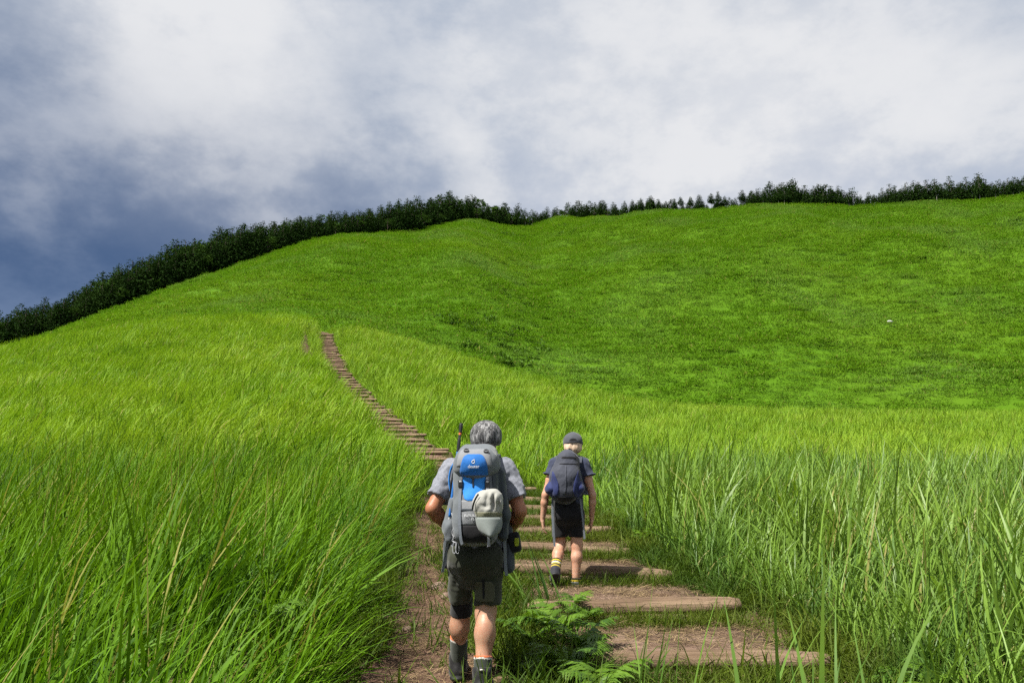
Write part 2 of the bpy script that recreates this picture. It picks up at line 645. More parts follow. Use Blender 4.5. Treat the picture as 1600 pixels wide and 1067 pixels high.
def log_mesh(seed, length, r):
    rg = random.Random(seed)
    n, m = 22, 14
    V = []
    bend = rg.uniform(-0.03, 0.03)
    sag = rg.uniform(-0.015, 0.015)
    tp = rg.uniform(-0.12, 0.12)
    ph = rg.uniform(0, 6)
    for i in range(n):
        t = i / (n - 1)
        x = (t - 0.5) * length
        rr = r * (1 + tp * (t - 0.5)) * (1 + 0.05 * math.sin(9 * t + ph))
        endf = 1.0
        if i in (0, n - 1):
            endf = 0.78
        cy = bend * math.sin(math.pi * t) + 0.008 * math.sin(11 * t + ph)
        cz = sag * math.sin(math.pi * t)
        for j in range(m):
            a = 2 * math.pi * j / m
            q = rr * endf * (1 + 0.05 * math.sin(3 * a + 4 * t + ph) + rg.uniform(-0.02, 0.02))
            V.append((x, cy + q * math.cos(a), cz + q * math.sin(a) * 0.92))
    Fc = []
    for i in range(n - 1):
        for j in range(m):
            a = i * m + j
            b = i * m + (j + 1) % m
            Fc.append((a, b, b + m, a + m))
    Fc.append(tuple(range(m - 1, -1, -1)))
    Fc.append(tuple((n - 1) * m + j for j in range(m)))
    me = bpy.data.meshes.new('step_log')
    me.from_pydata(V, [], Fc)
    me.materials.append(M['log'])
    me.polygons.foreach_set('use_smooth', [True] * (len(Fc) - 2) + [False] * 2)
    return me


def build_logs():
    protos = [log_mesh(s, 1.0, 1.0 * 0.075 / 1.0) for s in range(7)]
    for i, yi in enumerate(STEPS[:-1]):
        o = bpy.data.objects.new('step_log', protos[i % 7])
        COL.objects.link(o)
        hw = float(PATH_HW(yi))
        nearf = yi < 20
        r = (random.uniform(0.068, 0.082) if yi < 8.5 else random.uniform(0.055, 0.068)) if nearf else random.uniform(0.042, 0.062)
        ln = 2 * hw * (random.uniform(0.95, 1.02) if nearf else random.uniform(0.72, 1.05))
        o.scale = (ln, r / 0.075, r / 0.075)
        cx = float(PATH_C(yi))
        o.location = (cx + (random.uniform(-0.06, 0.06) if nearf else random.uniform(-0.14, 0.14)), yi - 0.03, STEP_TOP[i] - r * (0.58 if nearf else 0.85))
        slope = 0.03 if nearf else 0.02
        o.rotation_euler = (random.uniform(0, 0.3), random.gauss(0, slope), random.gauss(-0.02, 0.04))
        o.parent = path
    # first step in view: a thick old log
    return


build_logs()

# ------------------------------------------------------------------ grass
def blade_mesh(name, blades, segs, mat):
    """blades: list of (base xyz, azimuth, lean0, lean1, length, width, twist, rnd)"""
    V, Fc, tip, br = [], [], [], []
    for (bx, by, bz, az, l0, l1, L, w, tw, rn) in blades:
        ca, sa = math.cos(az), math.sin(az)
        p = np.array([bx, by, bz], float)
        base = len(V)
        for i in range(segs + 1):
            t = i / segs
            th = l0 + l1 * t ** 1.6
            d = np.array([math.sin(th) * ca, math.sin(th) * sa, math.cos(th)])
            if i:
                p = p + d * (L / segs)
            ta = az + math.pi / 2 + tw * (1 - 0.4 * t)
            side = np.array([math.cos(ta), math.sin(ta), 0.0])
            side = side - d * side.dot(d)
            side /= max(np.linalg.norm(side), 1e-6)
            ww = w * (0.55 + 0.45 * min(1, t * 5)) * (1 - t ** 2.2)
            if i == segs:
                V.append(tuple(p))
                tip.append(1.0)
                br.append(rn)
            else:
                V.append(tuple(p - side * ww * 0.5))
                V.append(tuple(p + side * ww * 0.5))
                tip += [t, t]
                br += [rn, rn]
        for i in range(segs - 1):
            a = base + 2 * i
            Fc.append((a, a + 1, a + 3, a + 2))
        a = base + 2 * (segs - 1)
        Fc.append((a, a + 1, a + 2))
    me = bpy.data.meshes.new(name)
    me.from_pydata(V, [], Fc)
    me.materials.append(mat)
    me.polygons.foreach_set('use_smooth', [True] * len(Fc))
    at = me.attributes.new('tip', 'FLOAT', 'POINT')
    at.data.foreach_set('value', np.array(tip, np.float32))
    at = me.attributes.new('br', 'FLOAT', 'POINT')
    at.data.foreach_set('value', np.array(br, np.float32))
    me.update()
    return me


def tuft(seed, n, radius, hmin, hmax, w, lean, leansd, curl, azsd, mat, segs=6, droop=0.0):
    rg = random.Random(seed)
    bl = []
    for i in range(n):
        r = radius * math.sqrt(rg.random())
        a = rg.uniform(0, 2 * math.pi)
        az = rg.gauss(0, azsd)
        L = rg.uniform(hmin, hmax)
        c1 = rg.uniform(*curl) + (rg.uniform(0.5, 1.3) if rg.random() < droop else 0)
        bl.append((r * math.cos(a), r * math.sin(a), -0.04, az, abs(rg.gauss(lean, leansd)), c1, L, w * rg.uniform(0.45, 1.35), rg.gauss(0, 0.7), rg.random()))
    return blade_mesh('tuft', bl, segs, mat)


def scatter(name, pts, rots, scl, idx, meshes, label, cat):
    me = bpy.data.meshes.new(name)
    n = len(pts)
    me.vertices.add(n)
    me.vertices.foreach_set('co', np.asarray(pts, np.float32).ravel())
    a = me.attributes.new('rot', 'FLOAT_VECTOR', 'POINT')
    a.data.foreach_set('vector', np.asarray(rots, np.float32).ravel())
    a = me.attributes.new('scl', 'FLOAT_VECTOR', 'POINT')
    a.data.foreach_set('vector', np.asarray(scl, np.float32).ravel())
    a = me.attributes.new('pick', 'INT', 'POINT')
    a.data.foreach_set('value', np.asarray(idx, np.int32))
    me.update()
    o = bpy.data.objects.new(name, me)
    COL.objects.link(o)
    tag(o, label, cat, kind='stuff')
    for m in meshes[0].materials:
        me.materials.append(m)
    ng = bpy.data.node_groups.new(name + '_nodes', 'GeometryNodeTree')
    ng.interface.new_socket('Geometry', in_out='INPUT', socket_type='NodeSocketGeometry')
    ng.interface.new_socket('Geometry', in_out='OUTPUT', socket_type='NodeSocketGeometry')
    N = ng.nodes
    gi = N.new('NodeGroupInput')
    go = N.new('NodeGroupOutput')
    iop = N.new('GeometryNodeInstanceOnPoints')
    join = N.new('GeometryNodeJoinGeometry')
    for i, mm in enumerate(meshes):
        src = bpy.data.objects.new(name + '_source', mm)
        oi = N.new('GeometryNodeObjectInfo')
        oi.inputs['Object'].default_value = src
        g2i = N.new('GeometryNodeGeometryToInstance')
        ng.links.new(oi.outputs['Geometry'], g2i.inputs[0])
        ng.links.new(g2i.outputs[0], join.inputs[0])

    def named(nm, typ):
        nn = N.new('GeometryNodeInputNamedAttribute')
        nn.data_type = typ
        nn.inputs[0].default_value = nm
        return nn.outputs[0]
    e2r = N.new('FunctionNodeEulerToRotation')
    ng.links.new(named('rot', 'FLOAT_VECTOR'), e2r.inputs[0])
    ng.links.new(gi.outputs[0], iop.inputs['Points'])
    ng.links.new(join.outputs[0], iop.inputs['Instance'])
    iop.inputs['Pick Instance'].default_value = True
    ng.links.new(named('pick', 'INT'), iop.inputs['Instance Index'])
    ng.links.new(e2r.outputs[0], iop.inputs['Rotation'])
    ng.links.new(named('scl', 'FLOAT_VECTOR'), iop.inputs['Scale'])
    ng.links.new(iop.outputs[0], go.inputs[0])
    md = o.modifiers.new('scatter', 'NODES')
    md.node_group = ng
    return o


def clump_mesh(name, centres, mat, seed, per=9, spread=0.42, size=(0.28, 0.6), flat=0.5):
    """leaf clumps: small bent faces scattered about each centre"""
    rg = np.random.default_rng(seed)
    V, Fc, cl = [], [], []
    for (c, rr) in centres:
        shade = rg.random()
        for i in range(per):
            d = rg.normal(0, 1, 3)
            d /= np.linalg.norm(d)
            p = np.array(c) + d * rr * spread * (0.55 + 0.6 * rg.random()) * np.array([1, 1, flat + 0.3])
            nrm = d * 0.7 + rg.normal(0, 0.5, 3) + np.array([0, 0, 0.35])
            nrm /= np.linalg.norm(nrm)
            t = np.cross(nrm, rg.normal(0, 1, 3))
            t /= np.linalg.norm(t)
            b = np.cross(nrm, t)
            s = rr * rg.uniform(*size)
            base = len(V)
            q = [p - t * s * 0.6, p - b * s * 0.42, p + t * s * 0.6 - nrm * s * 0.15, p + b * s * 0.42]
            V += [tuple(v) for v in q]
            Fc.append((base, base + 1, base + 2, base + 3))
            cl += [min(1, max(0, shade + rg.normal(0, 0.15)))] * 4
    me = bpy.data.meshes.new(name)
    me.from_pydata(V, [], Fc)
    me.materials.append(mat)
    a = me.attributes.new('cl', 'FLOAT', 'POINT')
    a.data.foreach_set('value', np.array(cl, np.float32))
    return me


def grid_pts(ylo, yhi, ulo, uhi, sp, pad=1.5):
    """jittered grid over the viewing wedge"""
    ys = np.arange(ylo, yhi, sp)
    X, Y = [], []
    for yy in ys:
        xs = np.arange(ulo * (yy + pad), uhi * (yy + pad), sp)
        X.append(xs + RNG.uniform(-0.5, 0.5, len(xs)) * sp)
        Y.append(yy + RNG.uniform(-0.5, 0.5, len(xs)) * sp)
    return np.concatenate(X), np.concatenate(Y)


def put_grass(name, x, y, meshes, label, rotsd, smin, smax, tilt=0.10, zoff=0.0, hfun=ground_h, hvar=0.25, hsc=2.2):
    n = len(x)
    z = hfun(x, y) + zoff
    rots = np.stack([RNG.normal(0, tilt, n), RNG.normal(0, tilt, n), RNG.normal(0, rotsd, n)], -1)
    s = smin + (smax - smin) * RNG.random(n)
    s = s * (1 + hvar * (fbm(x / hsc, y / hsc, 51, 3) - 0.44) * 2)
    scl = np.stack([s, s, s * (0.9 + 0.2 * RNG.random(n))], -1)
    return scatter(name, np.stack([x, y, z], -1), rots, scl, RNG.integers(0, len(meshes), n), meshes, label, 'grass')


def build_grass():
    # left meadow: long, wind-combed to the right
    mg, mr, ml, mh = M['grass'], M['grass_r'], M['grass_low'], M['grass_hill']
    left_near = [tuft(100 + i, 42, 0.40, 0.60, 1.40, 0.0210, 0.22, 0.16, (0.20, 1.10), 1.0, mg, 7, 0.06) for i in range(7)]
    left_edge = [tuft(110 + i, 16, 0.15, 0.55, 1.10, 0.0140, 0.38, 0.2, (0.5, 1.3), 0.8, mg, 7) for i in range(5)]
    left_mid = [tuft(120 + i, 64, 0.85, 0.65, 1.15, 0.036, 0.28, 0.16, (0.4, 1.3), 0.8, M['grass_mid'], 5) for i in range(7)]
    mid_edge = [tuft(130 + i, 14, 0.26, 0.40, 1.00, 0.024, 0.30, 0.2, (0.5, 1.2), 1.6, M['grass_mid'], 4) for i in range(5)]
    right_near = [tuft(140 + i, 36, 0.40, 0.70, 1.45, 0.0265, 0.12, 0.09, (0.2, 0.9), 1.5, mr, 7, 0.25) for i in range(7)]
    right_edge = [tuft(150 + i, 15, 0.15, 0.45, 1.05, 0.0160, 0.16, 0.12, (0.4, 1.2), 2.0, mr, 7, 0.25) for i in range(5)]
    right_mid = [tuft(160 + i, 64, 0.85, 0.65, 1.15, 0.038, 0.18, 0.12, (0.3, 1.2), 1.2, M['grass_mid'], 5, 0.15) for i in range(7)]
    hill = [tuft(180 + i, 250, 2.5, 0.30, 0.80, 0.12, 0.75, 0.30, (0.35, 0.9), 3.0, mh, 2) for i in range(6)]

    # left of the path
    x, y = grid_pts(1.2, 23, -1.05, 0.1, 0.40)
    m = (corridor(x, y) < -0.32) & (RNG.random(len(x)) > (y - 11) / 12) & (x < PATH_C(y)) & (np.hypot(x, y) > 1.4)
    put_grass('meadow_grass', x[m], y[m], left_near, 'long wind-combed grass of the meadow left of the path', 0.35, 0.74, 1.03)
    x, y = grid_pts(1.2, 15, -0.6, 0.1, 0.17)
    c = corridor(x, y)
    m = (c < 0.0) & (c > -0.42) & (x < PATH_C(y)) & (np.hypot(x, y) > 1.2)
    put_grass('meadow_grass', x[m], y[m], left_edge, 'long grass leaning over the worn lane', 0.5, 0.7, 1.0)
    x, y = grid_pts(10, 76, -0.95, 0.25, 0.82)
    m = (corridor(x, y) < -0.75) & (RNG.random(len(x)) < (y - 9) / 9) & (x < PATH_C(y))
    m &= ~((np.abs(x - (PATH_C(y) - PATH_HW(y) - 1.1)) < 0.75) & (y > 46) & (y < 64))
    put_grass('meadow_grass', x[m], y[m], left_mid, 'bright grass covering the spur up to its crest', 0.5, 0.74, 1.02)
    # right of the path
    x, y = grid_pts(1.6, 23, 0.0, 1.05, 0.40)
    m = (corridor(x, y) < -0.32) & (RNG.random(len(x)) > (y - 11) / 12) & (x > PATH_C(y)) & (np.hypot(x, y) > 2.2)
    put_grass('reed_grass', x[m], y[m], right_near, 'tall broad-bladed grass right of the steps', 0.9, 0.74, 1.05)
    x, y = grid_pts(1.6, 15, 0.0, 0.9, 0.17)
    c = corridor(x, y)
    m = (c < 0.0) & (c > -0.42) & (x > PATH_C(y)) & (np.hypot(x, y) > 2.2)
    put_grass('reed_grass', x[m], y[m], right_edge, 'mixed grass along the right ends of the steps', 0.9, 0.6, 1.0)
    x, y = grid_pts(10, 74, -0.30, 0.95, 0.82)
    m = (corridor(x, y) < -0.75) & (RNG.random(len(x)) < (y - 9) / 9) & (x > PATH_C(y))
    put_grass('reed_grass', x[m], y[m], right_mid, 'pale green grass on the field beyond the tall reeds', 0.9, 0.72, 1.02)
    x, y = grid_pts(14, 72, -0.34, 0.15, 0.30)
    c = corridor(x, y)
    m = (c < 0.26 * RNG.random(len(x)) ** 2) & (c > np.where((y > 44) & (y < 66), -2.3, -0.95))
    m &= ~((np.abs(x - (PATH_C(y) - PATH_HW(y) - 1.0 - 0.012 * (y - 55) ** 2 * 0.2)) < 0.30) & (y > 47) & (y < 64))
    put_grass('verge_grass', x[m], y[m], mid_edge, 'grass fringing both sides of the climbing steps', 1.2, 0.7, 1.1)
    # far hill
    x, y = grid_pts(122, 455, -0.80, 0.80, 2.5)
    m = (y < RDIST(x / y) + 6)
    put_grass('hill_grass', x[m], y[m], hill, 'even green grass covering the far hillside', 3.0, 0.85, 1.3, 0.05, 0.0, ground_h, 0.45, 7.0)
    # scattered low shrubs in the folds of the hill
    x, y = grid_pts(135, 430, -0.72, 0.75, 3.4)
    dens = fbm(x / 30.0, y / 22.0, 71, 3) + 0.06 * np.exp(-((x / y - 0.0) / 0.10) ** 2) * (y < 330)
    m = (y < RDIST(x / y) - 6) & (dens > 0.64 + 0.12 * RNG.random(len(x)))
    k_ = NT('shrub_leaves')
    M['shrub'] = k_.done(leaf_shader(k_, k_.mix(k_.attr('cl'), (0.030, 0.075, 0.004), (0.070, 0.140, 0.010)), 0.25, 0.6, 0.15))
    sh = []
    for i in range(4):
        rg = random.Random(300 + i)
        cs = [((rg.gauss(0, 0.75), rg.gauss(0, 0.55), abs(rg.gauss(0.25, 0.28))), rg.uniform(0.35, 0.6)) for _ in range(16)]
        sh.append(clump_mesh('shrub', cs, M['shrub'], 300 + i, 12, 0.8, (0.35, 0.7)))
    put_grass('hill_undergrowth', x[m], y[m], sh, 'low dark shrubs in the folds of the far hill', 3.0, 0.7, 1.5, 0.05, 0.0, ground_h, 0.4, 9.0)
    # straw and grit lying on the trodden earth
    k_ = NT('straw')
    M['straw'] = k_.done(k_.bsdf(k_.mix(k_.attr('br'), (0.055, 0.034, 0.018), (0.26, 0.19, 0.10)), 0.9, 0.1))
    straw = [tuft(320 + i, 12, 0.16, 0.05, 0.20, 0.0055, 1.48, 0.06, (0.0, 0.12), 3.0, M['straw'], 3) for i in range(4)]
    y = RNG.uniform(4.5, 21, 5200)
    x = np.where(RNG.random(5200) < 0.8, PATH_C(y) + RNG.uniform(-1, 1, 5200) * PATH_HW(y), LANE_C(y) + RNG.normal(0, 0.25, 5200))
    si = np.clip(np.searchsorted(np.array(STEPS), y) - 1, 0, len(STEPS) - 1)
    on = (np.abs(x - PATH_C(y)) < PATH_HW(y) * 0.9) & (y > 5.9)
    z = np.where(on, np.array(STEP_TOP)[si] + 0.05 + 0.05 * (y - np.array(STEPS)[si]) - 0.03, ground_h(x, y) + 0.045)
    scatter('straw_litter', np.stack([x, y, z], -1), np.stack([RNG.normal(0, 0.06, 5200), RNG.normal(0, 0.06, 5200), RNG.uniform(-3, 3, 5200)], -1),
            np.repeat(RNG.uniform(0.6, 1.2, 5200)[:, None], 3, 1), RNG.integers(0, 4, 5200), straw, 'dead straw scattered over the trodden earth', 'straw')
    # short growth in the corridor
    low = [tuft(200 + i, 24, 0.11, 0.12, 0.34, 0.0090, 0.4, 0.25, (0.4, 1.3), 3.0, ml, 4, 0.2) for i in range(6)]
    x = RNG.uniform(-2.4, 2.6, 20000)
    y = RNG.uniform(2.6, 22, 20000)
    tread = np.abs(x - PATH_C(y)) - PATH_HW(y)
    nz = fbm(x * 1.7, y * 1.7, 61, 3)
    tread = np.where(y < 5.7, 1.0, tread + (fbm(x * 3, y * 3, 66, 3) - 0.44) * 0.9)
    feet = np.minimum(np.hypot(x + 0.18, y - 5.38), np.hypot(x + 0.34, y - 5.78))
    front = (y > 5.1) & (y < 5.75) & (x > 0.75) & (x < 2.1)
    m = (corridor(x, y) > -0.15) & (tread > -0.05) & ~(front & (RNG.random(20000) < 0.75)) & (feet > 0.26 + 0.1 * RNG.random(20000)) & ((lane(x, y) < -0.02) | (RNG.random(20000) < 0.04)) & (nz > 0.31)
    put_grass('low_grass', x[m], y[m], low, 'short tufty grass between the worn lane and the steps', 3.0, 0.6, 1.35, 0.2)
    # on the risers, hanging over each step's front
    px, py, pz, pr, ps = [], [], [], [], []
    for i, yi in enumerate(STEPS):
        if yi > 45:
            continue
        n = int((330 if i < 3 else 460) if yi < 20 else 14)
        xs = PATH_C(yi) + RNG.uniform(-1, 1, n) * PATH_HW(yi)
        dens = fbm(xs * 2.1, np.full(n, yi * 3.7), 91, 3)
        g = dens > (0.28 if yi < 20 else 0.44)
        xs = xs[g]
        n = len(xs)
        reach = 0.28 if i == 0 else (0.42 if i < 4 else 0.7)
        ybk = yi - 0.10 - RNG.random(n) ** 1.3 * reach
        zl = STEP_TOP[i] - 0.145 - (yi - 0.10 - ybk) * 0.10
        ps.append(0.40 + 0.75 * (yi - 0.10 - ybk) + 0.25 * RNG.random(n))
        px.append(xs)
        py.append(ybk)
        pz.append(zl)
        pr.append(np.stack([RNG.uniform(0.1, 0.6, n), RNG.normal(0, 0.25, n), RNG.uniform(-3, 3, n)], -1))
    px, py, pz, pr = np.concatenate(px), np.concatenate(py), np.concatenate(pz), np.concatenate(pr)
    s = np.concatenate(ps)
    scatter('riser_grass', np.stack([px, py, pz], -1), pr, np.stack([s, s, s], -1), RNG.integers(0, 6, len(px)), low,
            'short grass hanging below the step logs', 'grass')


build_grass()

# ------------------------------------------------------------------ wood on the ridge
def bark_mat(name, a, b):
    k = NT(name)
    n = k.noise(3.0, 4.0, 0.6, k.obj(), (4, 4, 0.6))
    return k.done(k.bsdf(k.mix(n, a, b), 0.9, 0.1))


def needle_mat(name, a, b):
    k = NT(name)
    r = k.n('ShaderNodeObjectInfo').outputs['Random']
    cl = k.attr('cl')
    f = k.math('ADD', k.math('MULTIPLY', cl, 0.6), k.math('MULTIPLY', r, 0.4))
    return k.done(leaf_shader(k, k.mix(f, a, b), 0.15, 0.9, 0.02))


M['bark'] = bark_mat('bark', (0.05, 0.04, 0.032), (0.12, 0.10, 0.08))
M['bark_pale'] = bark_mat('bark_pale', (0.15, 0.135, 0.12), (0.29, 0.27, 0.24))
M['needles'] = needle_mat('needles', (0.007, 0.019, 0.004), (0.022, 0.046, 0.009))
M['leaves'] = needle_mat('leaves', (0.014, 0.036, 0.006), (0.042, 0.080, 0.013))


def trunk_mesh(name, h, r, mat, limbs, seed):
    rg = random.Random(seed)
    V, Fc = [], []

    def limb(p0, p1, r0, r1, n=6, m=5, wob=0.02):
        base = len(V)
        p0, p1 = np.array(p0, float), np.array(p1, float)
        d = (p1 - p0) / np.linalg.norm(p1 - p0)
        u = np.cross(d, (0.3, 0.9, 0.2))
        u /= np.linalg.norm(u)
        w = np.cross(d, u)
        for i in range(m):
            t = i / (m - 1)
            c = p0 + (p1 - p0) * t + (u * rg.uniform(-1, 1) + w * rg.uniform(-1, 1)) * wob * (0 < i < m - 1)
            rr = r0 + (r1 - r0) * t
            for j in range(n):
                a = 2 * math.pi * j / n
                V.append(tuple(c + (u * math.cos(a) + w * math.sin(a)) * rr))
        for i in range(m - 1):
            for j in range(n):
                a = base + i * n + j
                b = base + i * n + (j + 1) % n
                Fc.append((a, b, b + n, a + n))
    limb((0, 0, -0.06 * h), (rg.uniform(-.01, .01) * h, rg.uniform(-.01, .01) * h, h), r, r * 0.18, 7, 7, 0.01 * h)
    for (z, L, az, up) in limbs:
        limb((0, 0, z), (L * math.cos(az), L * math.sin(az), z + up), r * 0.35, r * 0.08)
    me = bpy.data.meshes.new(name)
    me.from_pydata(V, [], Fc)
    me.materials.append(mat)
    me.polygons.foreach_set('use_smooth', [True] * len(Fc))
    return me


def conifer_proto(seed, bare=0.15, pale=False, width=0.24, ragged=0.0, point=0.72):
    """unit-height conifer: tiers of drooping boughs"""
    rg = random.Random(seed)
    cs, limbs = [], []
    z = bare
    while z < 0.985:
        t = (z - bare) / (1 - bare)
        R = width * (1 - t) ** point * (0.75 + 0.5 * rg.random()) * (0.55 + min(1, t * 4) * 0.45) + 0.012
        n = max(2, int(9 * (1 - t) + 2))
        a0 = rg.random() * 6.28
        for i in range(n):
            if rg.random() < ragged:
                continue
            a = a0 + i * 6.283 / n + rg.uniform(-.3, .3)
            for f in ((0.95, 0.55) if R > 0.07 else (0.7,)):
                r = R * f * rg.uniform(0.8, 1.15)
                cs.append(((r * math.cos(a), r * math.sin(a), z - 0.10 * r + rg.uniform(-.01, .01)), 0.085 * (1.15 - 0.6 * t) * rg.uniform(.8, 1.2)))
            if i % 3 == 0 and t < 0.8:
                limbs.append((z, R * 0.85, a, 0.02))
        z += 0.052 * rg.uniform(0.85, 1.15)
    crown = clump_mesh('crown', cs, M['needles'], seed, 12, 0.80, (0.26, 0.54))
    trunk = trunk_mesh('trunk', 0.96, 0.014 if not pale else 0.016, M['bark_pale' if pale else 'bark'], limbs, seed)
    return trunk, crown


def round_proto(seed, mat='leaves'):
    """unit-height broadleaf: limbs ending in uneven lobes"""
    rg = random.Random(seed)
    cs, limbs = [], []
    for i in range(11):
        a = rg.random() * 6.28
        zz = rg.uniform(0.38, 0.86)
        rr = 0.30 * math.sqrt(max(0.05, 1 - ((zz - 0.56) / 0.42) ** 2)) * rg.uniform(0.55, 1.0)
        c = np.array([rr * math.cos(a), rr * math.sin(a), zz])
        limbs.append((0.25 + 0.25 * rg.random(), rr * 0.9, a, zz - 0.42))
        for j in range(11):
            d = np.array([rg.gauss(0, 1), rg.gauss(0, 1), rg.gauss(0, 0.8)])
            d /= np.linalg.norm(d)
            cs.append((tuple(c + d * 0.115 * rg.uniform(0.6, 1.1)), 0.085 * rg.uniform(.8, 1.2)))
    crown = clump_mesh('crown', cs, M[mat], seed, 10, 0.65, (0.28, 0.58))
    trunk = trunk_mesh('trunk', 0.8, 0.022, M['bark'], limbs, seed)
    return trunk, crown


TREE_TOPS = pchip([-300, 0, 60, 110, 175, 250, 300, 400, 450, 500, 560, 600, 630, 680, 720, 740, 800, 850, 870, 940, 980, 1000, 1020, 1080, 1150,
                   1180, 1250, 1300, 1340, 1400, 1450, 1480, 1510, 1530, 1560, 1600, 1700],
                  [580, 497, 482, 464, 430, 402, 380, 354, 347, 337, 332, 326, 321, 313, 309, 314, 327, 332, 327, 317, 324, 320, 314, 317, 309,
                   298, 288, 292, 305, 295, 285, 291, 281, 277, 287, 273, 262])


def build_trees():
    con = [conifer_proto(s, 0.05, False, 0.20 + 0.03 * (s % 3), 0.0, (0.55, 0.62, 0.75)[s % 3]) for s in range(6)]
    slim = [conifer_proto(20 + s, 0.12 + 0.05 * (s % 3), s % 2 == 0, 0.17 + 0.03 * (s % 2), 0.08, (0.7, 0.9)[s % 2]) for s in range(5)]
    pin = [conifer_proto(40 + s, 0.30 + 0.06 * s, True, 0.24, 0.12) for s in range(4)]
    bro = [round_proto(60 + s) for s in range(4)]

    def plant(kind, proto, x, y, hgt, wide, label, group):
        z = float(ground_h(x, y))
        o = empty(kind, (x, y, z), random.uniform(0, 6.28))
        tag(o, label, 'tree', group)
        for nm, me in (('trunk', proto[0]), ('crown', proto[1])):
            c = bpy.data.objects.new(nm, me)
            COL.objects.link(c)
            c.parent = o
            c.scale = (hgt * wide, hgt * wide, hgt)
        return o

    rows = [(1.0, -40, 1640, 12.5, 0.94), (8.0, -40, 1010, 15.0, 1.04), (17.0, -30, 1010, 18.0, 1.08), (9.0, 985, 1640, 10.5, 1.05)]
    for ri, (off, p0, p1, stepx, hf) in enumerate(rows):
        px = p0
        while px < p1:
            px += stepx * random.uniform(0.7, 1.3)
            u = None
            # bearing of this stretch of ridge
            py = 420
            for _ in range(4):
                u, _t = tan_of(px, py)
                tr = float(RIDGE(u))
                # invert the rise to a photo row
                ang = math.atan(tr) - PITCH
                py = 533.5 - F_PX * math.tan(math.atan(tr) - PITCH)
            R = float(RDIST(u))
            y = R + off + random.uniform(-1.5, 1.5)
            x = u * y
            top = float(TREE_TOPS(px))
            _, tt = tan_of(px, top)
            zt = CAM_Z + tt * y
            hgt = zt - float(ground_h(x, y))
            if 1.2 < 0 or hgt < (7.5 if 960 < px < 1180 else 5.0):
                hgt = 7.5 if 960 < px < 1180 else 5.0
            hgt *= hf * random.choice((0.90, 0.95, 0.98, 1.0, 1.03, 1.07)) * random.uniform(0.96, 1.04) * (1.06 if px > 1000 else 1.10)
            hgt = min(hgt, 21)
            if px < 1000:
                left = px < 660
                if random.random() < (0.20 if ri == 0 else 0.10):
                    plant('broadleaf_tree', random.choice(bro), x, y, hgt * (0.72 if ri == 0 else 0.9), random.uniform(1.0, 1.35),
                          'rounded leafy tree among the conifers of the hillside wood' if left else 'rounded leafy tree in the wood behind the hollow of the ridge',
                          'leafy trees of the dark wood, ' + ('hillside' if left else 'hollow'))
                else:
                    plant('conifer_tree', random.choice(con), x, y, hgt, random.uniform(1.15, 1.6),
                          'dark conifer in the dense wood along the slope under the storm cloud' if left else 'dark conifer in the wood behind the hollow of the ridge',
                          'conifers of the dark wood, ' + ('hillside' if left else 'hollow'))
            else:
                if ri == 0 and random.random() < 0.50:
                    if random.random() < 0.80:
                        plant('pine_tree', random.choice(pin), x, y, hgt * random.uniform(0.9, 1.08), random.uniform(0.9, 1.25),
                              'pale-trunked pine in the thin row of trees on the right skyline', 'pale-trunked pines on the right skyline')
                else:
                    plant('conifer_tree', random.choice(slim if random.random() < 0.6 else con), x, y, hgt * random.choice((0.8, 0.95, 1.0, 1.1)), random.uniform(1.2, 1.9),
                          'dark bushy conifer in the row of trees on the right skyline', 'dark conifers on the right skyline')
    # the one that sticks out of the wood's edge, far left
    u, tt = tan_of(186, 414)
    y = float(RDIST(u)) + 20
    plant('conifer_tree', con[1], u * y, y, CAM_Z + tt * y - float(ground_h(u * y, y)), 1.0, 'lone taller conifer standing above the wood far left', None)


build_trees()


def stone_mesh(seed, flat=0.6):
    import bmesh
    bm = bmesh.new()
    bmesh.ops.create_icosphere(bm, subdivisions=3, radius=1.0)
    rg = random.Random(seed)
    ph = [rg.uniform(0, 6) for _ in range(9)]
    for v in bm.verts:
        c = v.co
        d = 1 + 0.16 * math.sin(2.3 * c.x + ph[0]) * math.sin(2.1 * c.y + ph[1]) + 0.10 * math.sin(4.1 * c.z + ph[2] + 2 * c.x) + 0.05 * math.sin(7 * c.y + ph[3])
        v.co = Vector((c.x * d, c.y * d * 0.8, max(-0.5, c.z * d * flat)))
    me = bpy.data.meshes.new('stone')
    bm.to_mesh(me)
    bm.free()
    me.polygons.foreach_set('use_smooth', [True] * len(me.polygons))
    return me


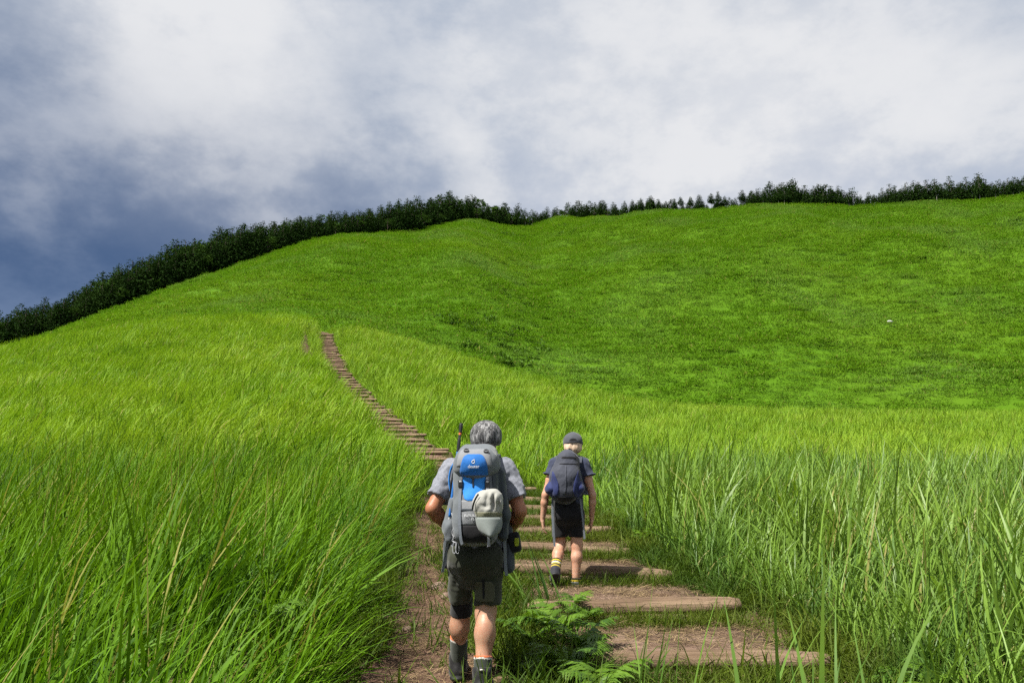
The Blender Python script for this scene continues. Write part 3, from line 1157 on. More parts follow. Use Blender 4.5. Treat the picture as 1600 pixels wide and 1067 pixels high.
def build_stones():
    k = NT('pale_stone')
    n = k.noise(6.0, 6.0, 0.65, k.obj())
    M['stone'] = k.done(k.bsdf(k.mix(n, (0.13, 0.085, 0.062), (0.27, 0.195, 0.15)), 0.9, 0.2, k.bump(n, 0.6, 0.1)))
    k = NT('white_stone')
    n = k.noise(3.0, 5.0, 0.6, k.obj())
    M['white'] = k.done(k.bsdf(k.mix(n, (0.40, 0.40, 0.39), (0.56, 0.56, 0.55)), 0.8, 0.2))
    for i, (x, y, s, lab) in enumerate([
            (-0.70, 8.55, 0.085, 'larger pinkish stone in the worn lane beside the walking man'),
            (-0.60, 8.15, 0.06, 'smaller pinkish stone just below the larger one in the lane'),
            (-0.82, 6.95, 0.055, 'small pale stone at the grass edge of the lower lane')]):
        me = stone_mesh(i)
        me.materials.append(M['stone'])
        o = bpy.data.objects.new('stone', me)
        COL.objects.link(o)
        o.location = (x, y, float(ground_h(x, y)) + s * 0.12)
        o.scale = (s, s, s)
        o.rotation_euler = (0.1, 0.1, i * 1.3)
        tag(o, lab, 'stone')
    me = stone_mesh(9)
    me.materials.append(M['white'])
    o = bpy.data.objects.new('boulder', me)
    COL.objects.link(o)
    u, t = tan_of(1388, 508)
    ys = np.linspace(130, 330, 800)
    g = ground_h(u * ys, ys)
    hit = ys[np.argmax(g > CAM_Z + t * ys)]
    o.location = (u * hit, hit - 1.0, float(ground_h(u * hit, hit)) + 0.5)
    o.scale = (0.62, 0.5, 0.42)
    tag(o, 'single white boulder lying on the far green hillside', 'boulder')


build_stones()

# ------------------------------------------------------------------ ferns
k = NT('fern')
_r = k.n('ShaderNodeObjectInfo').outputs['Random']
M['fern'] = k.done(leaf_shader(k, k.mix(k.math('ADD', k.math('MULTIPLY', k.attr('cl'), 0.5), k.math('MULTIPLY', _r, 0.5)), (0.024, 0.070, 0.005), (0.110, 0.205, 0.012)), 0.35, 0.5, 0.3))


def frond_mesh(seed):
    rg = random.Random(seed)
    V, Fc, cl = [], [], []
    # spine in the x-z plane, length 1
    n = 17
    pts = []
    p = np.array([0.0, 0, 0])
    th = 0.45
    for i in range(n + 1):
        pts.append(p.copy())
        th += 0.075 + 0.02 * rg.random()
        p = p + np.array([math.sin(th), 0, math.cos(th)]) / n
    for i in range(n):
        a, b = pts[i], pts[i + 1]
        w = 0.007 * (1 - i / n) + 0.002
        base = len(V)
        V += [tuple(a + (0, -w, 0)), tuple(a + (0, w, 0)), tuple(b + (0, w, 0)), tuple(b + (0, -w, 0))]
        Fc.append((base, base + 1, base + 2, base + 3))
        cl += [0.3] * 4
    for i in range(3, n):
        t = i / n
        L = 0.34 * math.sin(math.pi * min(1, (t - 0.1) / 0.95) ** 0.75) * 0.95 + 0.03
        d = pts[i + 1] - pts[i]
        d /= np.linalg.norm(d)
        up = np.array([-d[2], 0, d[0]])
        for s in (-1, 1):
            ax = d * rg.uniform(0.3, 0.6) + np.array([0, s * 0.9, 0]) - up * rg.uniform(-0.05, 0.35)
            ax /= np.linalg.norm(ax)
            side = np.cross(ax, up)
            shade = rg.uniform(0.1, 1)
            m = 7
            base = len(V)
            for j in range(m + 1):
                f = j / m
                c = pts[i] + ax * L * f - np.array([0, 0, 0.22 * L * f * f])
                w = 0.036 * (1 - f) ** 0.7 * (0.5 + L * 1.6) * (1.25 if j % 2 else 0.6)
                V += [tuple(c - side * w + ax * 0.008), tuple(c + up * 0.004), tuple(c + side * w + ax * 0.008)]
                cl += [shade] * 3
            for j in range(m):
                q = base + 3 * j
                Fc += [(q, q + 1, q + 4, q + 3), (q + 1, q + 2, q + 5, q + 4)]
    me = bpy.data.meshes.new('frond')
    me.from_pydata(V, [], Fc)
    me.materials.append(M['fern'])
    a = me.attributes.new('cl', 'FLOAT', 'POINT')
    a.data.foreach_set('value', np.array(cl, np.float32))
    return me


def build_ferns():
    fr = [frond_mesh(s) for s in range(5)]
    spots = [(0.34, 5.62, 0.42, 11, 'fern at the bare-legged man\'s right side, lowest of the clump between lane and steps'),
             (0.52, 5.20, 0.38, 11, 'fern beside the left end of the lowest step'),
             (0.46, 6.05, 0.40, 11, 'bright fern in the middle of the clump below the woman'),
             (0.33, 6.45, 0.42, 10, 'fern highest in the clump, just below the woman\'s feet'),
             (0.58, 6.95, 0.30, 9, 'fern at the left end of the second step'),
             (0.40, 4.80, 0.36, 10, 'fern at the bottom edge of the picture, right of the man\'s boots'),
             (0.13, 6.15, 0.34, 9, 'pale fern reaching over the lane behind the man'),
             (0.48, 7.25, 0.30, 8, 'small fern right under the woman\'s raised shoe'),
             (2.35, 5.15, 0.36, 10, 'dark fern under the tall reeds at the right of the lowest step'),
             (2.75, 5.55, 0.34, 9, 'fern half hidden in the tall reeds at bottom right'),
             (-1.55, 5.6, 0.34, 8, 'fern standing among the long grass left of the lane'),
             (1.70, 10.9, 0.42, 7, 'fern at the right end of the step beyond the woman'),
             (0.75, 20.6, 0.75, 9, 'dark green ferny bush between the two walkers\' heads')]
    for i, (x, y, L, n, lab) in enumerate(spots):
        z = float(ground_h(x, y)) + (0.35 if x < -1.4 else 0.04)
        o = empty('fern', (x, y, z), random.uniform(0, 6.28))
        tag(o, lab, 'fern', 'ferns along the path')
        for j in range(n):
            c = bpy.data.objects.new('frond', random.choice(fr))
            COL.objects.link(c)
            c.parent = o
            s = L * random.uniform(0.55, 1.1)
            c.scale = (s, s, s)
            c.rotation_euler = (random.gauss(0, 0.12), random.uniform(-0.35, 0.25), j * 6.283 / n + random.uniform(-0.3, 0.3))
            c.location = (0, 0, 0)


build_ferns()


def build_foreground_blades():
    """loose tall stems standing in front of the lower steps"""
    sp = [(0.52, 3.6, 1.12, 9, 0.0, 'thin upright grass stems in front of the lowest step\'s left end'),
          (0.84, 3.5, 1.05, 8, 0.2, 'broad arching grass blades in front of the lowest step\'s middle'),
          (1.16, 3.4, 1.08, 9, 0.25, 'broad grass blades slanting in front of the lowest step\'s right end'),
          (1.42, 3.6, 1.0, 9, 0.3, 'bright broad blade tuft below the tall reeds at bottom right'),
          (0.33, 7.55, 0.62, 14, -0.5, 'tuft of long blades hiding the woman\'s standing foot'),
          (-0.35, 7.75, 0.50, 14, 0.0, 'grass tuft growing in the lane beside the man\'s forward leg')]
    for i, (x, y, L, n, lean, lab) in enumerate(sp):
        rg = random.Random(900 + i)
        bl = []
        for j in range(n):
            wide = 0.014 if i == 0 else 0.027
            az = rg.gauss(0, 1.0) if lean >= 0 else rg.gauss(2.6, 0.7)
            bl.append((rg.gauss(0, 0.08), rg.gauss(0, 0.07), -0.05, az, abs(rg.gauss(0.12, 0.10)) + abs(lean) * 0.5, rg.uniform(0.1, 0.8) * (0.4 if i == 0 else 1),
                       L * rg.uniform(0.75, 1.2), wide * rg.uniform(0.7, 1.2), rg.gauss(0, 0.5), rg.random() * 0.95))
        me = blade_mesh('grass_tuft', bl, 9, M['grass_r'])
        o = bpy.data.objects.new('grass_tuft', me)
        COL.objects.link(o)
        o.location = (x, y, float(ground_h(x, y)))
        tag(o, lab, 'grass tuft')


build_foreground_blades()

# ------------------------------------------------------------------ solid modelling by distance fields (walkers, clothes, packs)
class Solid:
    def __init__(self, lo, hi, h):
        self.lo = np.array(lo, float)
        self.h = h
        n = np.ceil((np.array(hi, float) - self.lo) / h).astype(int) + 1
        self.ax = [self.lo[i] + np.arange(n[i]) * h for i in range(3)]
        self.V = np.full(n, 0.5, np.float32)

    def _sub(self, mn, mx, pad):
        sl = []
        for i in range(3):
            a = max(0, int((mn[i] - pad - self.lo[i]) / self.h))
            b = min(self.V.shape[i], int((mx[i] + pad - self.lo[i]) / self.h) + 2)
            sl.append(slice(a, max(a, b)))
        g = np.meshgrid(*[self.ax[i][sl[i]] for i in range(3)], indexing='ij')
        return tuple(sl), g

    def _join(self, sl, d, k):
        v = self.V[sl]
        if k > 0:
            q = np.maximum(k - np.abs(v - d), 0) / k
            self.V[sl] = np.minimum(v, d) - q * q * k * 0.25
        else:
            self.V[sl] = np.minimum(v, d)

    def cone(self, a, b, ra, rb, k=0.02, sq=(1, 1, 1)):
        """tapered limb from a to b; sq squashes the section"""
        a, b, s = np.array(a, float), np.array(b, float), np.array(sq, float)
        R = max(ra, rb) / s.min() if s.min() < 1 else max(ra, rb)
        R = max(ra, rb) * max(1.0, 1 / s.min())
        sl, (X, Y, Z) = self._sub(np.minimum(a, b) - R, np.maximum(a, b) + R, k + 3 * self.h)
        A, B = a * s, b * s
        D = B - A
        px, py, pz = X * s[0] - A[0], Y * s[1] - A[1], Z * s[2] - A[2]
        t = np.clip((px * D[0] + py * D[1] + pz * D[2]) / max(D.dot(D), 1e-9), 0, 1)
        d = np.sqrt((px - t * D[0]) ** 2 + (py - t * D[1]) ** 2 + (pz - t * D[2]) ** 2) - (ra + (rb - ra) * t)
        self._join(sl, d, k)
        return self

    def ell(self, c, r, k=0.02, rot=None):
        c, r = np.array(c, float), np.array(r, float)
        R = r.max()
        sl, (X, Y, Z) = self._sub(c - R, c + R, k + 3 * self.h)
        x, y, z = X - c[0], Y - c[1], Z - c[2]
        if rot is not None:
            m = np.array(rot.transposed())
            x, y, z = (m[i][0] * x + m[i][1] * y + m[i][2] * z for i in range(3))
        k0 = np.sqrt((x / r[0]) ** 2 + (y / r[1]) ** 2 + (z / r[2]) ** 2)
        k1 = np.sqrt((x / r[0] ** 2) ** 2 + (y / r[1] ** 2) ** 2 + (z / r[2] ** 2) ** 2) + 1e-9
        self._join(sl, k0 * (k0 - 1) / k1, k)
        return self

    def box(self, c, half, r, k=0.02, rot=None, taper=0.0):
        c, half = np.array(c, float), np.array(half, float)
        R = np.linalg.norm(half) if rot is not None else half
        sl, (X, Y, Z) = self._sub(c - R, c + R, k + 3 * self.h)
        x, y, z = X - c[0], Y - c[1], Z - c[2]
        if rot is not None:
            m = np.array(rot.transposed())
            x, y, z = (m[i][0] * x + m[i][1] * y + m[i][2] * z for i in range(3))
        if taper:
            f = 1 + taper * z / half[2]
            x = x / f
        qx, qy, qz = np.abs(x) - half[0] + r, np.abs(y) - half[1] + r, np.abs(z) - half[2] + r
        d = np.sqrt(np.maximum(qx, 0) ** 2 + np.maximum(qy, 0) ** 2 + np.maximum(qz, 0) ** 2) + np.minimum(np.maximum(np.maximum(qx, qy), qz), 0) - r
        self._join(sl, d, k)
        return self

    def dent(self, c, r, k=0.02):
        t = Solid(self.lo, self.lo + (np.array(self.V.shape) - 1) * self.h, self.h)
        t.ell(c, r, 0.0)
        m = t.V[tuple(slice(0, n) for n in self.V.shape)]
        a, b = self.V, -m
        q = np.maximum(k - np.abs(a - b), 0) / k
        self.V = (np.maximum(a, b) + q * q * k * 0.25).astype(np.float32)
        return self

    def grid(self):
        return np.meshgrid(*self.ax, indexing='ij')

    def cut(self, p, n):
        """keep the side that n points away from"""
        X, Y, Z = self.grid()
        n = np.array(n, float)
        n /= np.linalg.norm(n)
        self.V = np.maximum(self.V, (X - p[0]) * n[0] + (Y - p[1]) * n[1] + (Z - p[2]) * n[2]).astype(np.float32)
        return self

    def cut_near(self, p, n, mask):
        X, Y, Z = self.grid()
        n = np.array(n, float)
        n /= np.linalg.norm(n)
        d = (X - p[0]) * n[0] + (Y - p[1]) * n[1] + (Z - p[2]) * n[2]
        m = mask(X, Y, Z)
        self.V = np.where(m, np.maximum(self.V, d), self.V).astype(np.float32)
        return self

    def folds(self, amp, f, seed=0, vert=1.0):
        X, Y, Z = self.grid()
        rg = np.random.default_rng(seed)
        s = 0
        for i in range(5):
            d = rg.normal(0, 1, 3) * np.array([1, 1, vert])
            d = d / np.linalg.norm(d) * f * (0.7 + 0.5 * i)
            w = rg.normal(0, 1, 3) * f * 0.4
            s = s + np.sin(X * d[0] + Y * d[1] + Z * d[2] + rg.uniform(0, 6) + 1.2 * np.sin(X * w[0] + Y * w[1] + Z * w[2])) / (1 + 0.5 * i)
        self.V = (self.V + amp * s).astype(np.float32)
        return self

    def mesh(self, name, mat, parent=None):
        V, h = self.V, self.h
        s = V < 0
        n = V.shape
        cn = tuple(k - 1 for k in n)
        acc = np.zeros(cn + (3,), np.float32)
        cnt = np.zeros(cn, np.float32)
        cross = []
        for ax in range(3):
            a = [slice(None)] * 3
            b = [slice(None)] * 3
            a[ax] = slice(0, -1)
            b[ax] = slice(1, None)
            va, vb = V[tuple(a)], V[tuple(b)]
            e = s[tuple(a)] != s[tuple(b)]
            I = np.argwhere(e)
            t = va[e] / (va[e] - vb[e])
            P = I.astype(np.float32)
            P[:, ax] += t
            o1, o2 = [k for k in range(3) if k != ax]
            for d1 in (0, -1):
                for d2 in (0, -1):
                    J = I.copy()
                    J[:, o1] += d1
                    J[:, o2] += d2
                    ok = (J >= 0).all(1) & (J < np.array(cn)).all(1)
                    np.add.at(acc, tuple(J[ok].T), P[ok])
                    np.add.at(cnt, tuple(J[ok].T), 1)
            cross.append((ax, o1, o2, I, s[tuple(a)][e]))
        used = cnt > 0
        idm = np.full(cn, -1, np.int64)
        idm[used] = np.arange(used.sum())
        verts = acc[used] / cnt[used][:, None] * h + self.lo
        faces = []
        for ax, o1, o2, I, ins in cross:
            ok = (I[:, o1] > 0) & (I[:, o2] > 0) & (I[:, o1] < cn[o1]) & (I[:, o2] < cn[o2])
            I, ins = I[ok], ins[ok]
            c = []
            for d1, d2 in ((-1, -1), (0, -1), (0, 0), (-1, 0)):
                J = I.copy()
                J[:, o1] += d1
                J[:, o2] += d2
                c.append(idm[tuple(J.T)])
            q = np.stack(c, -1)
            flip = ins if ax != 1 else ~ins
            q[~flip] = q[~flip][:, ::-1]
            faces.append(q)
        faces = np.concatenate(faces)
        o = mesh_obj(name, verts, faces, mat, parent)
        return o

    def surf_y(self, x, z, side=-1):
        """y of the solid's surface seen from -y, at (x, z)"""
        ix = np.clip(((np.asarray(x) - self.lo[0]) / self.h), 0, self.V.shape[0] - 1.001)
        iz = np.clip(((np.asarray(z) - self.lo[2]) / self.h), 0, self.V.shape[2] - 1.001)
        i0, k0 = ix.astype(int), iz.astype(int)
        fx, fz = (ix - i0)[..., None], (iz - k0)[..., None]
        col = (self.V[i0, :, k0] * (1 - fx) * (1 - fz) + self.V[i0 + 1, :, k0] * fx * (1 - fz) + self.V[i0, :, k0 + 1] * (1 - fx) * fz + self.V[i0 + 1, :, k0 + 1] * fx * fz)
        inside = col < 0
        j = np.argmax(inside, -1)
        jj = np.maximum(j, 1)
        a = np.take_along_axis(col, (jj - 1)[..., None], -1)[..., 0]
        b = np.take_along_axis(col, jj[..., None], -1)[..., 0]
        t = np.clip(a / np.where(np.abs(a - b) < 1e-6, 1, a - b), 0, 1)
        y = self.lo[1] + (jj - 1 + t) * self.h
        return np.where(inside.any(-1), y, np.nan)


def patch(name, solid, zs, xl, xr, thick, mat, parent, nx=12, puff=0.0):
    """a sewn panel laid on a solid's back face: rows zs, left and right edges xl / xr"""
    zs, xl, xr = np.array(zs, float), np.array(xl, float), np.array(xr, float)
    T = np.linspace(0, 1, len(zs))
    tt = np.linspace(0, 1, max(10, len(zs) * 3))
    z = np.interp(tt, T, zs)
    a = np.interp(tt, T, xl)
    b = np.interp(tt, T, xr)
    f = np.linspace(0, 1, nx)
    X = a[:, None] + (b - a)[:, None] * f[None]
    Z = np.repeat(z[:, None], nx, 1)
    Y = solid.surf_y(X, Z)
    if np.isnan(Y).any():
        Y = np.where(np.isnan(Y), np.nanmax(Y), Y)
    out = thick + puff * np.sin(np.pi * tt)[:, None] * np.sin(np.pi * f)[None]
    top = np.stack([X, Y - out, Z], -1)
    bot = np.stack([X, Y + 0.004, Z], -1)
    nr = len(tt)
    V = np.concatenate([top.reshape(-1, 3), bot.reshape(-1, 3)])
    I = np.arange(nr * nx).reshape(nr, nx)
    Fc = [tuple(q) for q in np.stack([I[:-1, :-1], I[1:, :-1], I[1:, 1:], I[:-1, 1:]], -1).reshape(-1, 4)]
    rim = list(I[0]) + list(I[1:, -1]) + list(I[-1, -2::-1]) + list(I[-2:0:-1, 0])
    m = nr * nx
    for i in range(len(rim)):
        p, q = rim[i], rim[(i + 1) % len(rim)]
        Fc.append((int(p), int(q), int(q) + m, int(p) + m))
    return mesh_obj(name, V, [tuple(int(v) for v in f_) for f_ in Fc], mat, parent)


def tube(name, pts, r, mat, parent=None, n=8, closed=False):
    pts = [np.array(p, float) for p in pts]
    # smooth the polyline
    for _ in range(2):
        q = [pts[0]] if not closed else []
        rng_ = range(len(pts) - 1) if not closed else range(len(pts))
        for i in rng_:
            a, b = pts[i], pts[(i + 1) % len(pts)]
            q += [a * 0.75 + b * 0.25, a * 0.25 + b * 0.75]
        if not closed:
            q.append(pts[-1])
        pts = q
    V, Fc = [], []
    up = np.array([0.31, 0.22, 0.93])
    m = len(pts)
    for i in range(m):
        d = pts[(i + 1) % m] - pts[i - 1] if closed else pts[min(i + 1, m - 1)] - pts[max(i - 1, 0)]
        d = d / (np.linalg.norm(d) + 1e-9)
        u = np.cross(d, up)
        u /= np.linalg.norm(u) + 1e-9
        w = np.cross(d, u)
        rr = r[min(int(i / m * len(r)), len(r) - 1)] if isinstance(r, (list, tuple)) else r
        for j in range(n):
            a = 2 * math.pi * j / n
            V.append(tuple(pts[i] + (u * math.cos(a) + w * math.sin(a)) * rr))
    for i in range(m if closed else m - 1):
        for j in range(n):
            a, b = i * n + j, i * n + (j + 1) % n
            c, d = ((i + 1) % m) * n + (j + 1) % n, ((i + 1) % m) * n + j
            Fc.append((a, b, c, d))
    if not closed:
        Fc.append(tuple(range(n - 1, -1, -1)))
        Fc.append(tuple((m - 1) * n + j for j in range(n)))
    return mesh_obj(name, V, Fc, mat, parent)


def ribbon(name, pts, width, side, mat, parent=None, thick=0.003):
    """webbing strap: flat section, width along side"""
    pts = [np.array(p, float) for p in pts]
    for _ in range(2):
        q = [pts[0]]
        for i in range(len(pts) - 1):
            q += [pts[i] * 0.75 + pts[i + 1] * 0.25, pts[i] * 0.25 + pts[i + 1] * 0.75]
        q.append(pts[-1])
        pts = q
    s = np.array(side, float)
    V, Fc = [], []
    m = len(pts)
    for i in range(m):
        d = pts[min(i + 1, m - 1)] - pts[max(i - 1, 0)]
        d /= np.linalg.norm(d) + 1e-9
        sd = s - d * s.dot(d)
        sd /= np.linalg.norm(sd) + 1e-9
        nn = np.cross(d, sd)
        for a, b in ((-1, -1), (1, -1), (1, 1), (-1, 1)):
            V.append(tuple(pts[i] + sd * a * width / 2 + nn * b * thick / 2))
    for i in range(m - 1):
        for j in range(4):
            a, b = i * 4 + j, i * 4 + (j + 1) % 4
            Fc.append((a, b, b + 4, a + 4))
    Fc.append((3, 2, 1, 0))
    Fc.append(tuple((m - 1) * 4 + j for j in range(4)))
    return mesh_obj(name, V, Fc, mat, parent, smooth=False)


def words_on(name, text, solid, x, z, size, mat, parent, tilt=0.0):
    cu = bpy.data.curves.new(name, 'FONT')
    cu.body = text
    cu.size = size
    cu.align_x = 'CENTER'
    cu.resolution_u = 3
    cu.extrude = 0.0006
    o = bpy.data.objects.new(name, cu)
    COL.objects.link(o)
    dg = bpy.context.evaluated_depsgraph_get()
    me = bpy.data.meshes.new_from_object(o.evaluated_get(dg))
    COL.objects.unlink(o)
    bpy.data.objects.remove(o)
    co = np.array([tuple(v.co) for v in me.vertices])
    X, Z = x + co[:, 0], z + co[:, 1]
    Y = solid.surf_y(X, Z)
    Y = np.where(np.isnan(Y), np.nanmean(Y), Y) - 0.0075 - co[:, 2]
    me.vertices.foreach_set('co', np.stack([X, Y, Z], -1).astype(np.float32).ravel())
    me.materials.clear()
    me.materials.append(mat)
    me.update()
    q = bpy.data.objects.new(name, me)
    COL.objects.link(q)
    q.parent = parent
    return q


def hand(S, wrist, palm_dir, side, thumb, size=1.0, curl=0.5, bend=(0, 1, 0)):
    """palm, four unequal bent fingers and a thumb, joined to the forearm at the wrist"""
    w, d, sd, bn = (np.array(v, float) for v in (wrist, palm_dir, side, bend))
    d /= np.linalg.norm(d)
    sd = sd - d * sd.dot(d)
    sd /= np.linalg.norm(sd)
    bn = bn - d * bn.dot(d)
    bn /= np.linalg.norm(bn)
    kn = w + d * 0.080 * size
    for o in (-0.022, -0.007, 0.008, 0.023):
        S.cone(w + d * 0.012 + sd * o * 0.75 * size, kn + sd * o * size, 0.0145 * size, 0.0120 * size, 0.012)
    for o, L in ((-0.027, 0.062), (-0.009, 0.074), (0.009, 0.080), (0.027, 0.072)):
        a = kn + sd * o * size
        b = a + (d * math.cos(curl * 0.5) + bn * math.sin(curl * 0.5)) * L * 0.5 * size
        c = b + (d * math.cos(curl * 1.5) + bn * math.sin(curl * 1.5)) * L * 0.34 * size
        e = c + (d * math.cos(curl * 2.3) + bn * math.sin(curl * 2.3)) * L * 0.24 * size
        S.cone(a, b, 0.0092 * size, 0.0085 * size, 0.003)
        S.cone(b, c, 0.0085 * size, 0.0078 * size, 0.003)
        S.cone(c, e, 0.0078 * size, 0.0066 * size, 0.003)
    t0 = w + d * 0.022 * size + sd * thumb * 0.022 * size
    t1 = t0 + (sd * thumb * 0.65 + d * 0.75 + bn * 0.35) * 0.036 * size
    t2 = t1 + (d * 0.92 + bn * 0.35) * 0.030 * size
    S.cone(t0, t1, 0.0135 * size, 0.0105 * size, 0.008)
    S.cone(t1, t2, 0.0105 * size, 0.0080 * size, 0.003)


def face(S, c, s=1.0):
    """nose, brow, lips and chin on the forward (+y) side, ears at the sides"""
    x, y, z = c
    S.cone((x, y + 0.092 * s, z + 0.012), (x, y + 0.112 * s, z - 0.020), 0.008 * s, 0.013 * s, 0.012)
    S.ell((x, y + 0.062 * s, z - 0.085 * s), (0.032 * s, 0.030 * s, 0.026 * s), 0.03)
    for q in (-1, 1):
        S.ell((x + q * 0.032 * s, y + 0.078 * s, z + 0.022 * s), (0.026 * s, 0.014 * s, 0.008 * s), 0.012)
        S.ell((x + q * 0.080 * s, y + 0.002, z - 0.010), (0.010 * s, 0.018 * s, 0.031 * s), 0.006)
    S.ell((x, y + 0.089 * s, z - 0.052 * s), (0.024 * s, 0.010 * s, 0.005 * s), 0.006)
    S.ell((x, y + 0.087 * s, z - 0.062 * s), (0.021 * s, 0.010 * s, 0.006 * s), 0.006)


def banded(o, a, b, stops, mats):
    """give faces one of several materials by their place along the axis a -> b"""
    me = o.data
    me.materials.clear()
    for m in mats:
        me.materials.append(m)
    a, b = Vector(a), Vector(b)
    d = (b - a).normalized()
    idx = []
    for p in me.polygons:
        t = (p.center - a).dot(d)
        i = 0
        while i < len(stops) and t > stops[i]:
            i += 1
        idx.append(i)
    me.polygons.foreach_set('material_index', idx)


M['skin_man'] = skin('tanned_skin', (0.42, 0.185, 0.095), (0.36, 0.13, 0.065))
M['skin_legs'] = skin('pale_leg_skin', (0.50, 0.29, 0.19), (0.44, 0.22, 0.14))
M['skin_woman'] = skin('fair_skin', (0.56, 0.32, 0.22), (0.50, 0.25, 0.16))
M['tee_grey'] = fabric('grey_heather', (0.185, 0.195, 0.23), heather=0.35)
M['olive'] = fabric('dark_olive_nylon', (0.034, 0.038, 0.024), 0.75, 0.25, 500)
M['olive_sunlit'] = fabric('sunlit_olive_nylon', (0.075, 0.075, 0.045), 0.75, 0.2, 500)  # the shorts' olive with sunlight painted in as a paler tone
M['black'] = fabric('black_cloth', (0.010, 0.010, 0.012), 0.8, 0.2, 500)
M['rubber'] = plain('black_rubber', (0.014, 0.014, 0.015), 0.6)
M['boot'] = fabric('boot_leather', (0.008, 0.008, 0.009), 0.6, 0.3, 300, spec=0.3)
M['sock'] = fabric('sock_wool', (0.046, 0.054, 0.042), 0.95, 0.2, 300)
M['orange'] = fabric('orange_trim', (0.55, 0.14, 0.05), 0.9)
M['offwhite'] = fabric('white_trim', (0.60, 0.58, 0.53), 0.9)
M['yellow'] = fabric('yellow_knit', (0.62, 0.46, 0.04), 0.9)
M['pack_grey'] = fabric('pack_grey', (0.130, 0.145, 0.160), 0.7, 0.15, 420, 0.5)
M['pack_pale'] = fabric('pack_pale_grey', (0.21, 0.22, 0.235), 0.7, 0.12, 420, 0.5)
M['pack_slate'] = fabric('pack_slate', (0.045, 0.055, 0.066), 0.7, 0.2, 420, 0.5)
M['pack_blue'] = fabric('pack_blue', (0.012, 0.125, 0.42), 0.65, 0.2, 420, 0.6)
M['pack_sky'] = fabric('pack_bright_blue', (0.025, 0.22, 0.66), 0.65, 0.12, 420, 0.5)
M['strap'] = fabric('grey_webbing', (0.17, 0.19, 0.22), 0.8, 0.1, 700)
M['strap_pale'] = fabric('pale_webbing', (0.36, 0.37, 0.40), 0.8, 0.1, 700)
M['buckle'] = plain('black_buckle', (0.012, 0.012, 0.013), 0.35, 0.5)
M['steel'] = plain('steel', (0.45, 0.46, 0.47), 0.35, 0.6)
M['print'] = plain('white_print', (0.75, 0.77, 0.8), 0.6)
M['cap_pale'] = fabric('pale_grey_cap', (0.36, 0.36, 0.33), 0.85, 0.1, 600, 0.4)
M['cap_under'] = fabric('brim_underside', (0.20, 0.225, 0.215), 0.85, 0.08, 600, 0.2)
M['cap_band'] = fabric('cap_sweatband', (0.26, 0.26, 0.17), 0.9, 0.12, 600)
M['cap_dark'] = fabric('charcoal_cap', (0.070, 0.074, 0.088), 0.85, 0.15, 600, 0.4)
M['tee_navy'] = fabric('navy_shirt', (0.040, 0.048, 0.085), 0.85, 0.22, 600, 0.5)
M['pack_char'] = fabric('charcoal_pack', (0.052, 0.057, 0.078), 0.7, 0.2, 420, 0.6)
M['pack_navy'] = fabric('navy_pocket', (0.022, 0.032, 0.115), 0.7, 0.2, 420, 0.5)
M['shoe_grey'] = fabric('grey_shoe', (0.03, 0.03, 0.038), 0.7, 0.3, 300)
M['lime'] = fabric('lime_cloth', (0.30, 0.36, 0.02), 0.7)
M['brown_eye'] = plain('eye', (0.04, 0.02, 0.012), 0.2, 0.6)


def hair_mat(name, dark, lite, lo=0.40, hi=0.62):
    k = NT(name)
    o = k.obj()
    dark, lite = al(dark), al(lite)
    n = k.noise(150.0, 4.0, 0.7, o, (1, 1, 0.10))
    n2 = k.noise(38.0, 3.0, 0.6, o, (1, 1, 0.25))
    c = k.mix(k.ramp(k.math('ADD', k.math('MULTIPLY', n, 0.6), k.math('MULTIPLY', n2, 0.4)), lo, hi), dark, lite)
    return k.done(k.bsdf(c, 0.5, 0.4, k.bump(n, 0.9, 0.006)))


M['hair_grey'] = hair_mat('grey_hair', (0.022, 0.022, 0.025), (0.36, 0.36, 0.365), 0.42, 0.66)
M['hair_blond'] = hair_mat('blond_hair', (0.33, 0.20, 0.12), (0.72, 0.55, 0.40), 0.3, 0.6)


def strands(name, paths, r, mat, parent):
    """locks of hair as tapered strips"""
    V, Fc = [], []
    for P in paths:
        base = len(V)
        n = len(P)
        for i, p in enumerate(P):
            p = np.array(p)
            d = np.array(P[min(i + 1, n - 1)]) - np.array(P[max(i - 1, 0)])
            s = np.cross(d, (0.0, 1.0, 0.2))
            s = s / (np.linalg.norm(s) + 1e-9) * r * (1 - 0.8 * i / (n - 1))
            V += [tuple(p - s), tuple(p + np.array([0, -r * 0.9, 0])), tuple(p + s)]
        for i in range(n - 1):
            a = base + 3 * i
            Fc += [(a, a + 1, a + 4, a + 3), (a + 1, a + 2, a + 5, a + 4)]
    return mesh_obj(name, V, Fc, mat, parent)


def hair_locks(c, r, n, seed, zlow, azlo, azhi, mat, parent, rr=0.006, over=1.02, part=0.0):
    """locks that fall from the crown over the skull's back and sides"""
    rg = random.Random(seed)
    paths = []
    for i in range(n):
        az = rg.uniform(azlo, azhi)            # 0 = straight back
        t0 = rg.uniform(0.05, 0.9)
        zl = zlow + rg.uniform(-0.012, 0.020)
        P = []
        for q in range(7):
            f = q / 6
            th = (t0 + (1.95 - t0) * f)
            a2 = az + 0.12 * math.sin(3 * f + i)
            o = over + rg.uniform(-0.004, 0.012)
            x = c[0] + r[0] * o * math.sin(th) * math.sin(a2)
            y = c[1] - r[1] * o * math.sin(th) * math.cos(a2)
            z = max(c[2] + r[2] * o * math.cos(th), zl)
            P.append((x, y, z))
        paths.append(P)
    return strands('hair_locks', paths, rr, mat, parent)


